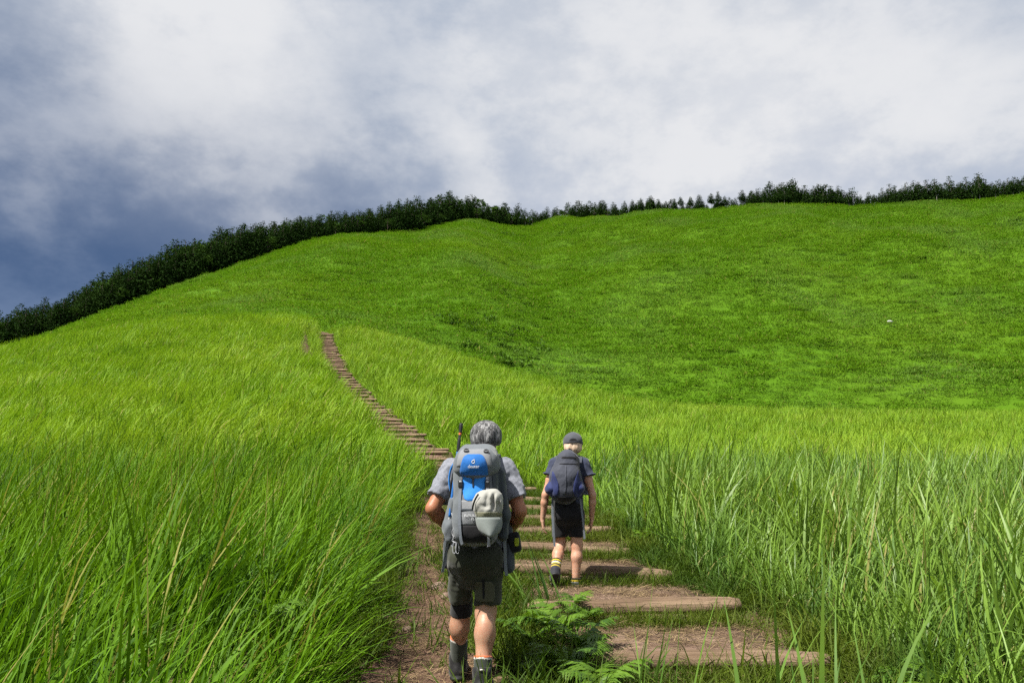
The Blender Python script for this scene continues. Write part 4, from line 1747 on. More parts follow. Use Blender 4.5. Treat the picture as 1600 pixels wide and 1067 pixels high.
def build_man():
    ox, oy = -0.212, 5.45
    oz = float(height(ox, oy)) - 0.035
    # ---- body
    S = Solid((-0.42, -0.30, -0.06), (0.40, 0.62, 1.66), 0.0078)
    S.cone((0, 0.02, 0.82), (0, 0.05, 1.10), 0.135, 0.130, 0.04, (1, 1.3, 1))
    S.cone((0, 0.05, 1.10), (0.01, 0.06, 1.26), 0.130, 0.150, 0.05, (1, 1.35, 1))
    S.cone((-0.15, 0.06, 1.295), (0.165, 0.06, 1.305), 0.055, 0.055, 0.05)
    S.cone((0.025, 0.075, 1.30), (0.042, 0.105, 1.44), 0.062, 0.055, 0.03)
    S.ell((0.043, 0.125, 1.505), (0.079, 0.097, 0.100), 0.03)
    face(S, (0.043, 0.125, 1.495))
    for sx, el, wr in ((-1, (-0.283, -0.035, 1.065), (-0.205, 0.150, 0.955)), (1, (0.262, -0.035, 1.050), (0.205, 0.150, 0.935))):
        sh = (sx * 0.175 + 0.0, 0.055, 1.285)
        mid = tuple((np.array(sh) + np.array(el)) / 2)
        S.cone(sh, mid, 0.056, 0.051, 0.03)
        S.cone(mid, el, 0.051, 0.041, 0.02)
        f = tuple(np.array(el) * 0.65 + np.array(wr) * 0.35)
        S.cone(el, f, 0.041, 0.044, 0.02)
        S.cone(f, wr, 0.044, 0.028, 0.02)
        hand(S, wr, (-sx * 0.55, 0.65, 0.10), (0.1, 0.1, 1), 1, 0.95, 0.75, (-sx, -0.6, 0))
    # legs
    S.cone((-0.095, 0.02, 0.79), (-0.105, 0.165, 0.455), 0.082, 0.056, 0.02)
    S.cone((-0.105, 0.165, 0.455), (-0.120, 0.205, 0.35), 0.057, 0.058, 0.03)
    S.cone((-0.120, 0.205, 0.35), (-0.131, 0.300, 0.12), 0.058, 0.038, 0.03)
    S.ell((-0.120, 0.185, 0.365), (0.052, 0.055, 0.085), 0.03)
    S.cone((0.070, 0.0, 0.79), (0.050, 0.030, 0.455), 0.084, 0.062, 0.015)
    S.cone((0.050, 0.030, 0.455), (0.047, -0.010, 0.34), 0.060, 0.060, 0.03)
    S.cone((0.047, -0.010, 0.34), (0.034, -0.075, 0.10), 0.058, 0.039, 0.03)
    S.ell((0.049, -0.035, 0.35), (0.053, 0.050, 0.090), 0.03)
    body = S.mesh('person', M['skin_man'])
    body.location = (ox, oy, oz)
    body.scale = (1.0, 1.03, 1.03)
    body.data.materials.append(M['skin_legs'])
    body.data.polygons.foreach_set('material_index', [1 if (p.center.z < 0.78 and abs(p.center.x) < 0.19) else 0 for p in body.data.polygons])
    tag(body, 'grey-haired man in grey T-shirt and olive shorts walking uphill under a blue-grey backpack', 'person', 'walkers on the path')
    for q in (-1, 1):
        e = Solid((-0.02, -0.02, -0.02), (0.02, 0.02, 0.02), 0.004).ell((0, 0, 0), (0.012, 0.012, 0.012), 0).mesh('eye', M['brown_eye'], body)
        e.location = (0.043 + q * 0.032, 0.125 + 0.076, 1.505)
    # ---- hair
    H = Solid((-0.10, -0.05, 1.38), (0.19, 0.30, 1.64), 0.0055)
    H.ell((0.043, 0.105, 1.515), (0.102, 0.108, 0.094), 0.0)
    H.ell((0.043, 0.070, 1.480), (0.095, 0.072, 0.060), 0.03)
    X, Y, Z = H.grid()
    H.V = np.maximum(H.V, np.minimum((Y - 0.165) * 0.8, 1.0) - np.maximum(Z - 1.53, 0) * 1.2).astype(np.float32)
    H.cut((0, 0.02, 1.438), (0, 0.25, -1))
    H.folds(0.0018, 160, 4, 0.25)
    hr = H.mesh('hair', M['hair_grey'], body)
    hair_locks((0.043, 0.105, 1.510), (0.101, 0.105, 0.098), 420, 3, 1.440, -1.9, 1.9, M['hair_grey'], hr, 0.0042, 1.0)
    # ---- T-shirt
    T = Solid((-0.42, -0.24, 0.80), (0.40, 0.26, 1.44), 0.0075)
    T.cone((-0.005, 0.02, 0.86), (0, 0.05, 1.10), 0.165, 0.150, 0.05, (1, 1.25, 1))
    T.cone((0, 0.05, 1.10), (0.005, 0.06, 1.25), 0.150, 0.172, 0.05, (1, 1.3, 1))
    T.cone((-0.165, 0.06, 1.290), (0.165, 0.06, 1.300), 0.067, 0.067, 0.05)
    T.cone((0.02, 0.07, 1.32), (0.035, 0.09, 1.385), 0.085, 0.066, 0.04)
    T.cone((-0.175, 0.055, 1.285), (-0.275, -0.018, 1.085), 0.072, 0.077, 0.04)
    T.cone((0.175, 0.055, 1.285), (0.256, -0.018, 1.075), 0.072, 0.077, 0.04)
    T.cut_near((-0.262, -0.008, 1.135), (-0.42, -0.30, -0.86), lambda X, Y, Z: X < -0.17)
    T.cut_near((0.244, -0.008, 1.120), (0.36, -0.30, -0.88), lambda X, Y, Z: X > 0.16)
    T.cut((0, 0, 1.385), (0.1, -0.25, 1))
    T.folds(0.0040, 42, 2)
    T.folds(0.0018, 90, 5)
    T.mesh('t_shirt', M['tee_grey'], body)
    # ---- shorts
    P = Solid((-0.26, -0.18, 0.44), (0.24, 0.30, 0.92), 0.0075)
    P.cone((-0.01, 0.02, 0.84), (-0.01, 0.015, 0.76), 0.160, 0.170, 0.04, (1, 1.3, 1))
    P.cone((-0.100, 0.02, 0.78), (-0.120, 0.150, 0.46), 0.094, 0.064, 0.03)
    P.cone((0.068, 0.0, 0.78), (0.062, 0.022, 0.46), 0.094, 0.077, 0.006)
    P.ell((-0.085, -0.075, 0.77), (0.085, 0.075, 0.085), 0.05)
    P.ell((0.070, -0.080, 0.77), (0.085, 0.075, 0.085), 0.05)
    P.cut_near((-0.1, 0.12, 0.510), (0, 0.25, -1), lambda X, Y, Z: X < -0.030)
    P.cut_near((0.05, 0.0, 0.505), (0, 0, -1), lambda X, Y, Z: X >= -0.030)
    P.cut((0, 0, 0.885), (0, 0, 1))
    P.folds(0.0032, 40, 6)
    P.folds(0.0014, 90, 7)
    sh = P.mesh('shorts', M['olive'], body)
    patch('sunlit_pocket', P, [0.640, 0.625, 0.56, 0.525], [-0.005, -0.018, -0.015, -0.008], [0.085, 0.105, 0.110, 0.100], 0.006, M['olive_sunlit'], sh)  # pocket panel on the right leg; its lighter colour paints the sun falling there
    patch('pocket_zip', P, [0.650, 0.60, 0.545], [0.030, 0.032, 0.034], [0.044, 0.045, 0.044], 0.009, M['black'], sh, 4)
    # ---- knee support, socks, boots
    K = Solid((-0.21, 0.04, 0.38), (-0.01, 0.30, 0.58), 0.006)
    K.cone((-0.104, 0.140, 0.52), (-0.110, 0.180, 0.435), 0.069, 0.071, 0.01)
    K.cut((-0.105, 0.17, 0.425), (-0.02, 0.4, -1)).cut((-0.105, 0.13, 0.545), (0, -0.3, 1))
    K.mesh('knee_support', M['black'], body)
    for nm, top, bot, r0, r1 in (('sock', (-0.126, 0.238, 0.290), (-0.131, 0.300, 0.10), 0.058, 0.050), ('sock', (0.038, -0.050, 0.222), (0.034, -0.078, 0.07), 0.057, 0.051)):
        top, bot = np.array(top), np.array(bot)
        d = (bot - top) / np.linalg.norm(bot - top)
        k_ = Solid(np.minimum(top, bot) - 0.09, np.maximum(top, bot) + 0.09, 0.0055)
        k_.cone(top - d * 0.02, bot, r0, r1, 0.0)
        k_.cut(top, -d)
        o = k_.mesh(nm, M['sock'], body)
        banded(o, top, bot, [0.010, 0.020], [M['orange'], M['offwhite'], M['sock']])
    for ank, heel, toe in (((-0.131, 0.292, 0.165), (-0.134, 0.262, 0.058), (-0.122, 0.470, 0.072)), ((0.034, -0.074, 0.138), (0.033, -0.118, 0.030), (0.052, 0.085, 0.042))):
        a, h_, t = (np.array(v, float) for v in (ank, heel, toe))
        lo = np.minimum(np.minimum(a, h_), t) - 0.09
        hi = np.maximum(np.maximum(a, h_), t) + 0.09
        B = Solid(lo, hi, 0.0055)
        B.cone(a, h_ + (0, 0.03, 0.03), 0.059, 0.055, 0.02)
        B.cone(h_ + (0, 0.015, 0.018), t, 0.047, 0.043, 0.03)
        B.cone(h_ * 0.5 + t * 0.5 + (0, -0.02, 0.03), t, 0.045, 0.042, 0.03)
        B.cut(h_ - (0, 0, 0.020), (0, 0, -1))
        B.cut(a + (0, 0, 0.024), (0, 0.25, 1))
        B.folds(0.0012, 70, 3)
        bt = B.mesh('boot', M['boot'], body)
        So = Solid(lo, hi, 0.0055)
        for q in (0, 0.35, 0.7, 1):
            c = h_ * (1 - q) + t * q + (0, 0.0, -0.016)
            So.ell(c, (0.053 - 0.006 * abs(q - 0.6), 0.060, 0.022), 0.02)
        So.cut(h_ - (0, 0, 0.034), (0, 0, -1))
        So.mesh('sole', M['rubber'], bt)
        tube('pull_loop', [a + (-0.012, -0.056, 0.012), a + (-0.012, -0.066, 0.022), a + (0.012, -0.066, 0.022), a + (0.012, -0.056, 0.012)], 0.004, M['offwhite'], bt)
    # ---- jacket tied round the waist, hanging at both sides
    J = Solid((-0.27, -0.16, 0.62), (0.25, 0.16, 0.98), 0.0075)
    J.cone((0.185, 0.02, 0.93), (0.190, -0.01, 0.72), 0.035, 0.038, 0.03, (1, 0.55, 1))
    J.cone((-0.190, 0.03, 0.90), (-0.198, 0.02, 0.73), 0.024, 0.020, 0.03, (1, 0.6, 1))
    J.folds(0.0022, 60, 8, 0.2)
    J.mesh('tied_jacket', M['pack_slate'], body)

    # ---- backpack
    bp = empty('backpack', (ox, oy, oz))
    tag(bp, 'large grey hiking backpack with blue lid pocket on the grey-haired man', 'backpack', 'backpacks')
    G = Solid((-0.30, -0.50, 0.80), (0.30, 0.02, 1.50), 0.0068)
    tilt = Matrix.Rotation(rad(-7), 3, 'X')
    G.box((-0.005, -0.225, 1.10), (0.138, 0.115, 0.245), 0.075, 0.0, tilt, 0.02)
    G.ell((-0.010, -0.305, 1.02), (0.110, 0.060, 0.130), 0.05)
    G.folds(0.0014, 52, 12)
    bag = G.mesh('main_bag', M['pack_grey'], bp)
    Ld = Solid((-0.22, -0.48, 1.18), (0.22, 0.06, 1.50), 0.0065)
    Ld.box((0.000, -0.215, 1.345), (0.140, 0.135, 0.080), 0.070, 0.0, Matrix.Rotation(rad(16), 3, 'X'), -0.10)
    Ld.ell((-0.010, -0.310, 1.300), (0.105, 0.060, 0.068), 0.05)
    Ld.folds(0.0016, 50, 15)
    lid = Ld.mesh('lid', M['pack_grey'], bp)
    patch('lid_panel', Ld, [1.405, 1.395, 1.375, 1.345, 1.30], [-0.085, -0.098, -0.108, -0.116, -0.12], [0.065, 0.078, 0.086, 0.094, 0.10], 0.003, M['pack_pale'], lid)
    patch('lid_pocket', Ld, [1.372, 1.366, 1.350, 1.315, 1.275, 1.252], [-0.048, -0.066, -0.080, -0.092, -0.100, -0.098], [0.022, 0.040, 0.054, 0.066, 0.074, 0.074], 0.007, M['pack_blue'], lid, 14, 0.012)
    # logo: a curled mark over the maker's word
    words_on('logo_word', 'deuter', Ld, -0.014, 1.292, 0.026, M['print'], lid).location.y = -0.012
    zc, xc = 1.326, -0.016
    ring = []
    for i in range(12):
        a = math.radians(60 + i * 27)
        ring.append((xc + 0.0085 * math.cos(a), 0, zc + 0.0085 * math.sin(a)))
    ring.append((xc + 0.0085, 0, zc + 0.006))
    ring.append((xc + 0.004, 0, zc + 0.017))
    ys_ = float(Ld.surf_y(np.array([xc]), np.array([zc]))[0]) - 0.020
    tube('logo_mark', [(p[0], ys_, p[2]) for p in ring], 0.0022, M['print'], lid, 6)
    patch('front_pocket', G, [1.262, 1.23, 1.19, 1.15, 1.118, 1.108], [-0.092, -0.090, -0.085, -0.078, -0.070, -0.050], [0.062, 0.060, 0.054, 0.046, 0.034, 0.012], 0.006, M['pack_sky'], bag, 12, 0.006)
    patch('front_zip', G, [1.252, 1.215, 1.185], [-0.024, -0.024, -0.022], [-0.013, -0.013, -0.014], 0.017, M['buckle'], bag, 4)
    patch('lower_pocket', G, [1.112, 1.075, 1.0, 0.975], [-0.098, -0.100, -0.102, -0.100], [0.080, 0.082, 0.084, 0.084], 0.004, M['pack_pale'], bag, 12, 0.008)
    patch('pocket_seam', G, [1.064, 1.056], [-0.096, -0.096], [0.080, 0.080], 0.014, M['pack_slate'], bag, 12)
    words_on('name_print', 'FUTURA', G, -0.030, 1.020, 0.020, M['print'], bag).location.y = -0.009
    words_on('size_print', '32', G, -0.018, 1.002, 0.018, M['print'], bag).location.y = -0.009
    patch('base_panel', G, [0.972, 0.93, 0.895, 0.875], [-0.105, -0.104, -0.09, -0.07], [0.098, 0.098, 0.09, 0.07], 0.006, M['black'], bag, 12, 0.004)
    patch('side_panel', G, [1.30, 1.22, 1.10, 0.95], [0.090, 0.098, 0.104, 0.106], [0.142, 0.150, 0.152, 0.140], 0.004, M['pack_slate'], bag, 7)
    # side pockets
    L_ = Solid((-0.29, -0.36, 0.86), (-0.10, -0.06, 1.18), 0.0065)
    L_.cone((-0.145, -0.22, 1.11), (-0.172, -0.19, 0.95), 0.026, 0.046, 0.02, (1, 0.75, 1))
    L_.cone((-0.16, -0.23, 0.96), (-0.16, -0.23, 0.90), 0.042, 0.035, 0.03)
    L_.folds(0.0020, 60, 5, 0.3)
    L_.mesh('side_pocket', M['pack_grey'], bp)
    R_ = Solid((0.09, -0.36, 0.84), (0.29, -0.04, 1.34), 0.0065)
    R_.cone((0.142, -0.20, 1.27), (0.166, -0.18, 1.02), 0.036, 0.040, 0.02, (1, 0.75, 1))
    R_.cone((0.166, -0.18, 1.02), (0.162, -0.18, 0.91), 0.040, 0.032, 0.02, (1, 0.75, 1))
    R_.folds(0.0020, 60, 9, 0.3)
    o = R_.mesh('side_pocket', M['pack_slate'], bp)
    o['label'] = 'dark slate side pocket'
    # hip belt fins and shoulder straps
    for s in (-1, 1):
        ribbon('hip_belt', [(s * 0.10, -0.14, 0.92), (s * 0.185, -0.09, 0.93), (s * 0.205, 0.03, 0.93), (s * 0.15, 0.15, 0.92), (0.0, 0.185, 0.91)], 0.055, (0, 0.1, 1), M['pack_slate'], bp, 0.012)
        ribbon('shoulder_strap', [(s * 0.085, -0.115, 1.30), (s * 0.105, -0.06, 1.375), (s * 0.115, 0.05, 1.395), (s * 0.120, 0.15, 1.33), (s * 0.13, 0.19, 1.18), (s * 0.16, 0.13, 1.02), (s * 0.175, -0.08, 0.97)],
               0.060, (1, 0, 0), M['pack_slate'], bp, 0.014)
    # webbing and buckles
    yb = lambda x, z, d=0.012: (x, float(G.surf_y(np.array([x]), np.array([z]))[0]) - d, z)
    ribbon('compression_strap', [yb(-0.092, 1.245), yb(-0.096, 1.18), yb(-0.098, 1.10), yb(-0.098, 1.02, 0.018), yb(-0.094, 0.95, 0.02), (-0.086, -0.372, 0.885), (-0.078, -0.37, 0.868)], 0.017, (1, 0, 0), M['strap'], bp)
    ribbon('compression_strap', [yb(0.068, 1.245), yb(0.070, 1.18), yb(0.074, 1.06), yb(0.076, 0.97, 0.016), (0.078, -0.365, 0.90), (0.080, -0.36, 0.855)], 0.017, (1, 0, 0), M['strap_pale'], bp)
    for x, z in ((-0.095, 1.205), (0.069, 1.205)):
        p = yb(x, z, 0.016)
        q = Solid(np.array(p) - 0.04, np.array(p) + 0.04, 0.004)
        q.box(p, (0.014, 0.006, 0.022), 0.004, 0)
        b_ = q.mesh('buckle', M['buckle'], bp)
        q = Solid(np.array(p) - 0.04, np.array(p) + 0.04, 0.003)
        q.box((p[0], p[1] - 0.006, p[2] + 0.012), (0.008, 0.003, 0.006), 0.002, 0)
        q.mesh('clip', M['steel'], b_)
    for x, z in ((-0.062, 1.392), (0.060, 1.388)):
        y = float(Ld.surf_y(np.array([x]), np.array([z]))[0]) - 0.006
        tube('lid_loop', [(x - 0.013, y, z + 0.010), (x - 0.012, y - 0.008, z - 0.006), (x + 0.012, y - 0.008, z - 0.006), (x + 0.013, y, z + 0.010)], 0.0045, M['buckle'], bp, 6, True)
    for s, pts in ((0, [(-0.150, -0.29, 1.04), (-0.125, -0.32, 0.97), (-0.150, -0.30, 0.93), (-0.128, -0.32, 0.90), (-0.150, -0.29, 0.885), (-0.12, -0.32, 0.875)]),
                   (1, [(-0.112, -0.34, 1.02), (-0.145, -0.30, 0.965), (-0.115, -0.335, 0.925), (-0.140, -0.30, 0.90)])):
        tube('bungee_cord', pts, 0.0028, M['strap_pale'], bp, 6)
    for dx in (0.0, 0.020):
        tube('cord_loop', [(-0.135 + dx, -0.27, 0.885), (-0.145 + dx, -0.275, 0.83), (-0.132 + dx, -0.28, 0.808), (-0.120 + dx, -0.275, 0.83), (-0.128 + dx, -0.27, 0.88)], 0.0022, M['strap_pale'], bp, 6)
    ribbon('strap_tail', [(-0.175, -0.20, 0.90), (-0.190, -0.17, 0.82), (-0.205, -0.15, 0.74), (-0.212, -0.14, 0.70)], 0.018, (1, 0.3, 0), M['strap'], bp)
    ribbon('strap_tail', [(0.168, -0.20, 0.96), (0.176, -0.17, 0.84), (0.178, -0.14, 0.74), (0.184, -0.13, 0.68)], 0.020, (1, 0.3, 0), M['strap'], bp)
    tube('drinking_tube', [(-0.135, -0.17, 1.34), (-0.165, -0.15, 1.31), (-0.182, -0.13, 1.25), (-0.178, -0.12, 1.19), (-0.165, -0.11, 1.14)], 0.0065, M['pack_sky'], bp)
    tube('load_strap', [(-0.120, -0.25, 1.32), (-0.150, -0.22, 1.27), (-0.165, -0.20, 1.17), (-0.178, -0.19, 1.09)], 0.006, M['buckle'], bp)

    # ---- trekking pole clipped to the pack's left side
    tp = empty('trekking_pole', (ox, oy, oz))
    tag(tp, 'folded blue and black trekking pole strapped upright to the man\'s backpack', 'trekking pole')
    a, b = np.array((-0.104, -0.17, 1.566)), np.array((-0.168, -0.25, 1.00))
    at = lambda t: tuple(a + (b - a) * t)
    tube('grip', [at(0.0), at(0.02), at(0.10)], [0.011, 0.0125, 0.011], M['rubber'], tp)
    tube('collar', [at(0.10), at(0.125)], 0.0095, M['orange'], tp)
    tube('upper_shaft', [at(0.125), at(0.2), at(0.30)], [0.009, 0.011, 0.010], M['buckle'], tp)
    tube('lower_shaft', [at(0.30), at(0.5), at(0.97)], 0.0085, M['pack_blue'], tp)
    tube('tip', [at(0.97), at(1.03)], [0.006, 0.003], M['steel'], tp)

    # ---- cap hanging on the pack
    cp = empty('cap', (ox, oy, oz))
    tag(cp, 'pale grey peaked cap hanging brim-down on the back of the man\'s backpack', 'cap')
    C = Solid((-0.08, -0.56, 0.92), (0.24, -0.30, 1.22), 0.005)
    C.ell((0.072, -0.395, 1.085), (0.092, 0.070, 0.086), 0.0)
    C.ell((0.110, -0.410, 1.110), (0.052, 0.050, 0.060), 0.03)
    C.cut((0.08, 0, 1.008), (0.12, 0, -1))
    C.dent((0.108, -0.480, 1.105), (0.011, 0.050, 0.058), 0.016)
    C.dent((0.060, -0.490, 1.078), (0.048, 0.036, 0.010), 0.018)
    C.dent((0.070, -0.485, 1.125), (0.012, 0.040, 0.040), 0.016)
    C.dent((0.005, -0.46, 1.160), (0.045, 0.050, 0.024), 0.02)
    C.dent((0.140, -0.475, 1.085), (0.010, 0.040, 0.040), 0.014)
    C.folds(0.0022, 60, 21)
    cr = C.mesh('crown', M['cap_pale'], cp)
    patch('sweatband', C, [1.045, 1.030, 1.015], [-0.006, 0.000, 0.008], [0.158, 0.160, 0.160], 0.004, M['cap_band'], cp, 14)
    ribbon('adjuster_strap', [(0.020, -0.452, 1.145), (0.002, -0.455, 1.120), (-0.012, -0.445, 1.085), (-0.016, -0.435, 1.06)], 0.010, (1, 0.2, 0.4), M['buckle'], cp)
    zs = np.linspace(1.018, 0.912, 9)
    f = np.sqrt(np.clip(1 - ((1.018 - zs) / 0.108) ** 2.6, 0, 1))
    V, Fc = [], []
    nx = 15
    for sd in (0, 1):
        for i, z in enumerate(zs):
            for j in range(nx):
                t = j / (nx - 1) * 2 - 1
                x = 0.080 + 0.10 * (1.018 - z) + t * 0.080 * f[i]
                V.append((x, -0.452 - 0.012 * (1 - (t) ** 2) - 0.16 * (1.018 - z) + 0.045 * t * t + sd * 0.004, z))
    nn = len(zs) * nx
    for i in range(len(zs) - 1):
        for j in range(nx - 1):
            q = i * nx + j
            Fc += [(q, q + nx, q + nx + 1, q + 1), (q + nn, q + 1 + nn, q + nx + 1 + nn, q + nx + nn)]
    rim = [j for j in range(nx)] + [i * nx + nx - 1 for i in range(1, len(zs))] + [(len(zs) - 1) * nx + j for j in range(nx - 2, -1, -1)] + [i * nx for i in range(len(zs) - 2, 0, -1)]
    for i in range(len(rim)):
        p, q = rim[i], rim[(i + 1) % len(rim)]
        Fc.append((p, q, q + nn, p + nn))
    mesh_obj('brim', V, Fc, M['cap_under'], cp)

    # ---- pouch at the hip
    po = empty('hip_pouch', (ox, oy, oz))
    tag(po, 'small black pouch with a lime panel at the man\'s right hip', 'pouch')
    Q = Solid((0.15, -0.12, 0.76), (0.33, 0.12, 0.96), 0.006)
    Q.box((0.232, -0.01, 0.865), (0.042, 0.055, 0.062), 0.025, 0, Matrix.Rotation(rad(-12), 3, 'Y'))
    Q.folds(0.0016, 60, 31)
    Q.mesh('pouch_body', M['black'], po)
    patch('lime_panel', Q, [0.892, 0.87, 0.845], [0.236, 0.232, 0.236], [0.262, 0.264, 0.260], 0.004, M['lime'], po, 6)
    for g in (bp, tp, cp, po):
        g.scale = (0.97, 1.03, 1.03)
    return body


build_man()


def build_woman():
    ox, oy = 0.58, 8.45
    oz = float(height(ox, oy)) - 0.03
    S = Solid((-0.38, -0.34, -0.05), (0.32, 0.34, 1.55), 0.0075)
    S.cone((-0.035, 0.01, 0.74), (-0.03, 0.02, 0.95), 0.130, 0.110, 0.04, (1, 1.3, 1))
    S.cone((-0.03, 0.02, 0.95), (-0.02, 0.03, 1.15), 0.110, 0.130, 0.05, (1, 1.35, 1))
    S.cone((-0.145, 0.02, 1.205), (0.110, 0.02, 1.215), 0.045, 0.045, 0.05)
    S.cone((-0.005, 0.03, 1.20), (0.020, 0.045, 1.33), 0.050, 0.046, 0.03)
    S.ell((0.024, 0.06, 1.395), (0.074, 0.092, 0.098), 0.03)
    face(S, (0.024, 0.06, 1.385), 0.94)
    for sx, sh, el, wr in ((-1, (-0.160, 0.02, 1.195), (-0.255, -0.01, 0.895), (-0.283, 0.035, 0.655)), (1, (0.125, 0.02, 1.195), (0.203, -0.02, 0.895), (0.196, 0.04, 0.660))):
        mid = tuple((np.array(sh) + np.array(el)) / 2)
        S.cone(sh, mid, 0.046, 0.041, 0.03)
        S.cone(mid, el, 0.041, 0.034, 0.02)
        f = tuple(np.array(el) * 0.7 + np.array(wr) * 0.3)
        S.cone(el, f, 0.034, 0.035, 0.02)
        S.cone(f, wr, 0.035, 0.023, 0.02)
        hand(S, wr, (-sx * 0.10, 0.10, -1), (0, 1, 0.1), 1, 0.90, 0.42, (-sx, 0.15, 0))
    # bent left leg, heel lifted; straight right leg
    S.cone((-0.110, 0.0, 0.73), (-0.114, 0.075, 0.430), 0.076, 0.053, 0.02)
    S.cone((-0.112, 0.075, 0.430), (-0.140, -0.020, 0.335), 0.050, 0.050, 0.03)
    S.cone((-0.140, -0.020, 0.335), (-0.168, -0.125, 0.205), 0.050, 0.034, 0.03)
    S.cone((0.035, 0.0, 0.73), (0.046, 0.015, 0.420), 0.076, 0.055, 0.015)
    S.cone((0.046, 0.015, 0.420), (0.040, -0.005, 0.31), 0.052, 0.052, 0.03)
    S.cone((0.040, -0.005, 0.31), (0.026, -0.01, 0.06), 0.051, 0.034, 0.03)
    body = S.mesh('person', M['skin_woman'])
    body.location = (ox, oy, oz)
    tag(body, 'blond woman in navy shirt and black shorts climbing the steps ahead, heel lifted', 'person', 'walkers on the path')
    for q in (-1, 1):
        e = Solid((-0.02, -0.02, -0.02), (0.02, 0.02, 0.02), 0.004).ell((0, 0, 0), (0.011, 0.011, 0.011), 0).mesh('eye', M['brown_eye'], body)
        e.location = (0.024 + q * 0.030, 0.06 + 0.071, 1.392)
    H = Solid((-0.10, -0.08, 1.26), (0.15, 0.20, 1.52), 0.0055)
    H.ell((0.024, 0.045, 1.385), (0.090, 0.098, 0.092), 0.0)
    H.ell((0.024, 0.000, 1.345), (0.082, 0.055, 0.048), 0.03)
    H.cut((0, 0.105, 1.36), (0, 1, -0.4))
    H.folds(0.0020, 120, 4, 0.25)
    hr = H.mesh('hair', M['hair_blond'], body)
    hair_locks((0.024, 0.045, 1.380), (0.090, 0.095, 0.090), 240, 8, 1.305, -1.8, 1.8, M['hair_blond'], hr, 0.0045, 1.0)
    T = Solid((-0.38, -0.20, 0.74), (0.32, 0.24, 1.32), 0.0072)
    T.cone((-0.035, 0.015, 0.80), (-0.03, 0.02, 0.97), 0.150, 0.135, 0.05, (1, 1.25, 1))
    T.cone((-0.03, 0.02, 0.97), (-0.02, 0.03, 1.15), 0.135, 0.148, 0.05, (1, 1.3, 1))
    T.cone((-0.145, 0.02, 1.195), (0.110, 0.02, 1.205), 0.060, 0.060, 0.05)
    T.cone((-0.01, 0.03, 1.22), (0.010, 0.04, 1.285), 0.072, 0.054, 0.04)
    T.cone((-0.155, 0.02, 1.19), (-0.225, -0.002, 1.02), 0.064, 0.070, 0.04)
    T.cone((0.120, 0.02, 1.19), (0.182, -0.002, 1.02), 0.064, 0.070, 0.04)
    T.cut_near((-0.205, 0, 1.088), (-0.28, -0.10, -0.95), lambda X, Y, Z: X < -0.155)
    T.cut_near((0.168, 0, 1.082), (0.22, -0.10, -0.96), lambda X, Y, Z: X > 0.125)
    T.folds(0.0022, 48, 2)
    ts = T.mesh('shirt', M['tee_navy'], body)
    for c, d in (((-0.206, 0.002, 1.090), (-0.28, -0.10, -0.95)), ((0.169, 0.002, 1.084), (0.22, -0.10, -0.96))):
        d = np.array(d) / np.linalg.norm(d)
        u = np.cross(d, (0, 1, 0))
        u /= np.linalg.norm(u)
        w = np.cross(d, u)
        tube('cuff', [np.array(c) + (u * math.cos(a) + w * math.sin(a)) * 0.066 for a in np.linspace(0, 2 * math.pi, 15)[:-1]], 0.009, M['tee_navy'], ts, 8, True)
    P = Solid((-0.24, -0.20, 0.42), (0.18, 0.22, 0.92), 0.0075)
    P.cone((-0.035, 0.01, 0.84), (-0.035, 0.01, 0.72), 0.138, 0.152, 0.04, (1, 1.25, 1))
    P.cone((-0.108, 0.005, 0.73), (-0.116, 0.05, 0.46), 0.088, 0.072, 0.030)
    P.cone((0.035, 0.005, 0.73), (0.046, 0.012, 0.46), 0.088, 0.072, 0.006)
    P.ell((-0.10, -0.07, 0.71), (0.080, 0.065, 0.085), 0.05)
    P.ell((0.035, -0.07, 0.71), (0.080, 0.065, 0.085), 0.05)
    P.cut((0, 0, 0.497), (0, 0.05, -1)).cut((0, 0, 0.87), (0, 0, 1))
    P.folds(0.0020, 36, 6)
    P.mesh('shorts', M['black'], body)
    for top, bot, r0, r1 in (((-0.151, -0.062, 0.285), (-0.170, -0.130, 0.195), 0.050, 0.045), ((0.029, -0.008, 0.118), (0.026, -0.01, 0.03), 0.049, 0.045)):
        top, bot = np.array(top), np.array(bot)
        d = (bot - top) / np.linalg.norm(bot - top)
        k_ = Solid(np.minimum(top, bot) - 0.09, np.maximum(top, bot) + 0.09, 0.005)
        k_.cone(top - d * 0.02, bot, r0, r1, 0.0)
        k_.cut(top, -d)
        o = k_.mesh('sock', M['sock'], body)
        banded(o, top, bot, [0.016, 0.030, 0.038, 0.052, 0.062, 0.078], [M['black'], M['yellow'], M['black'], M['offwhite'], M['yellow'], M['sock'], M['yellow']])
    for ank, heel, toe, up in (((-0.169, -0.130, 0.200), (-0.176, -0.175, 0.165), (-0.170, -0.065, 0.020), 0.3), ((0.026, -0.010, 0.050), (0.026, -0.045, 0.030), (0.030, 0.150, 0.036), 1.0)):
        a, h_, t = (np.array(v, float) for v in (ank, heel, toe))
        lo = np.minimum(np.minimum(a, h_), t) - 0.09
        hi = np.maximum(np.maximum(a, h_), t) + 0.09
        ax = (t - h_) / np.linalg.norm(t - h_)
        sole_n = np.cross(ax, (1, 0, 0))
        if sole_n.dot(h_ - a) < 0:
            sole_n = -sole_n
        B = Solid(lo, hi, 0.005)
        B.cone(a, h_ * 0.75 + t * 0.25 - sole_n * 0.01, 0.049, 0.045, 0.02)
        B.cone(h_ + ax * 0.02 - sole_n * 0.006, t, 0.042, 0.036, 0.03)
        B.cut(h_ + sole_n * 0.022, sole_n)
        bt = B.mesh('shoe', M['shoe_grey'], body)
        So = Solid(lo, hi, 0.005)
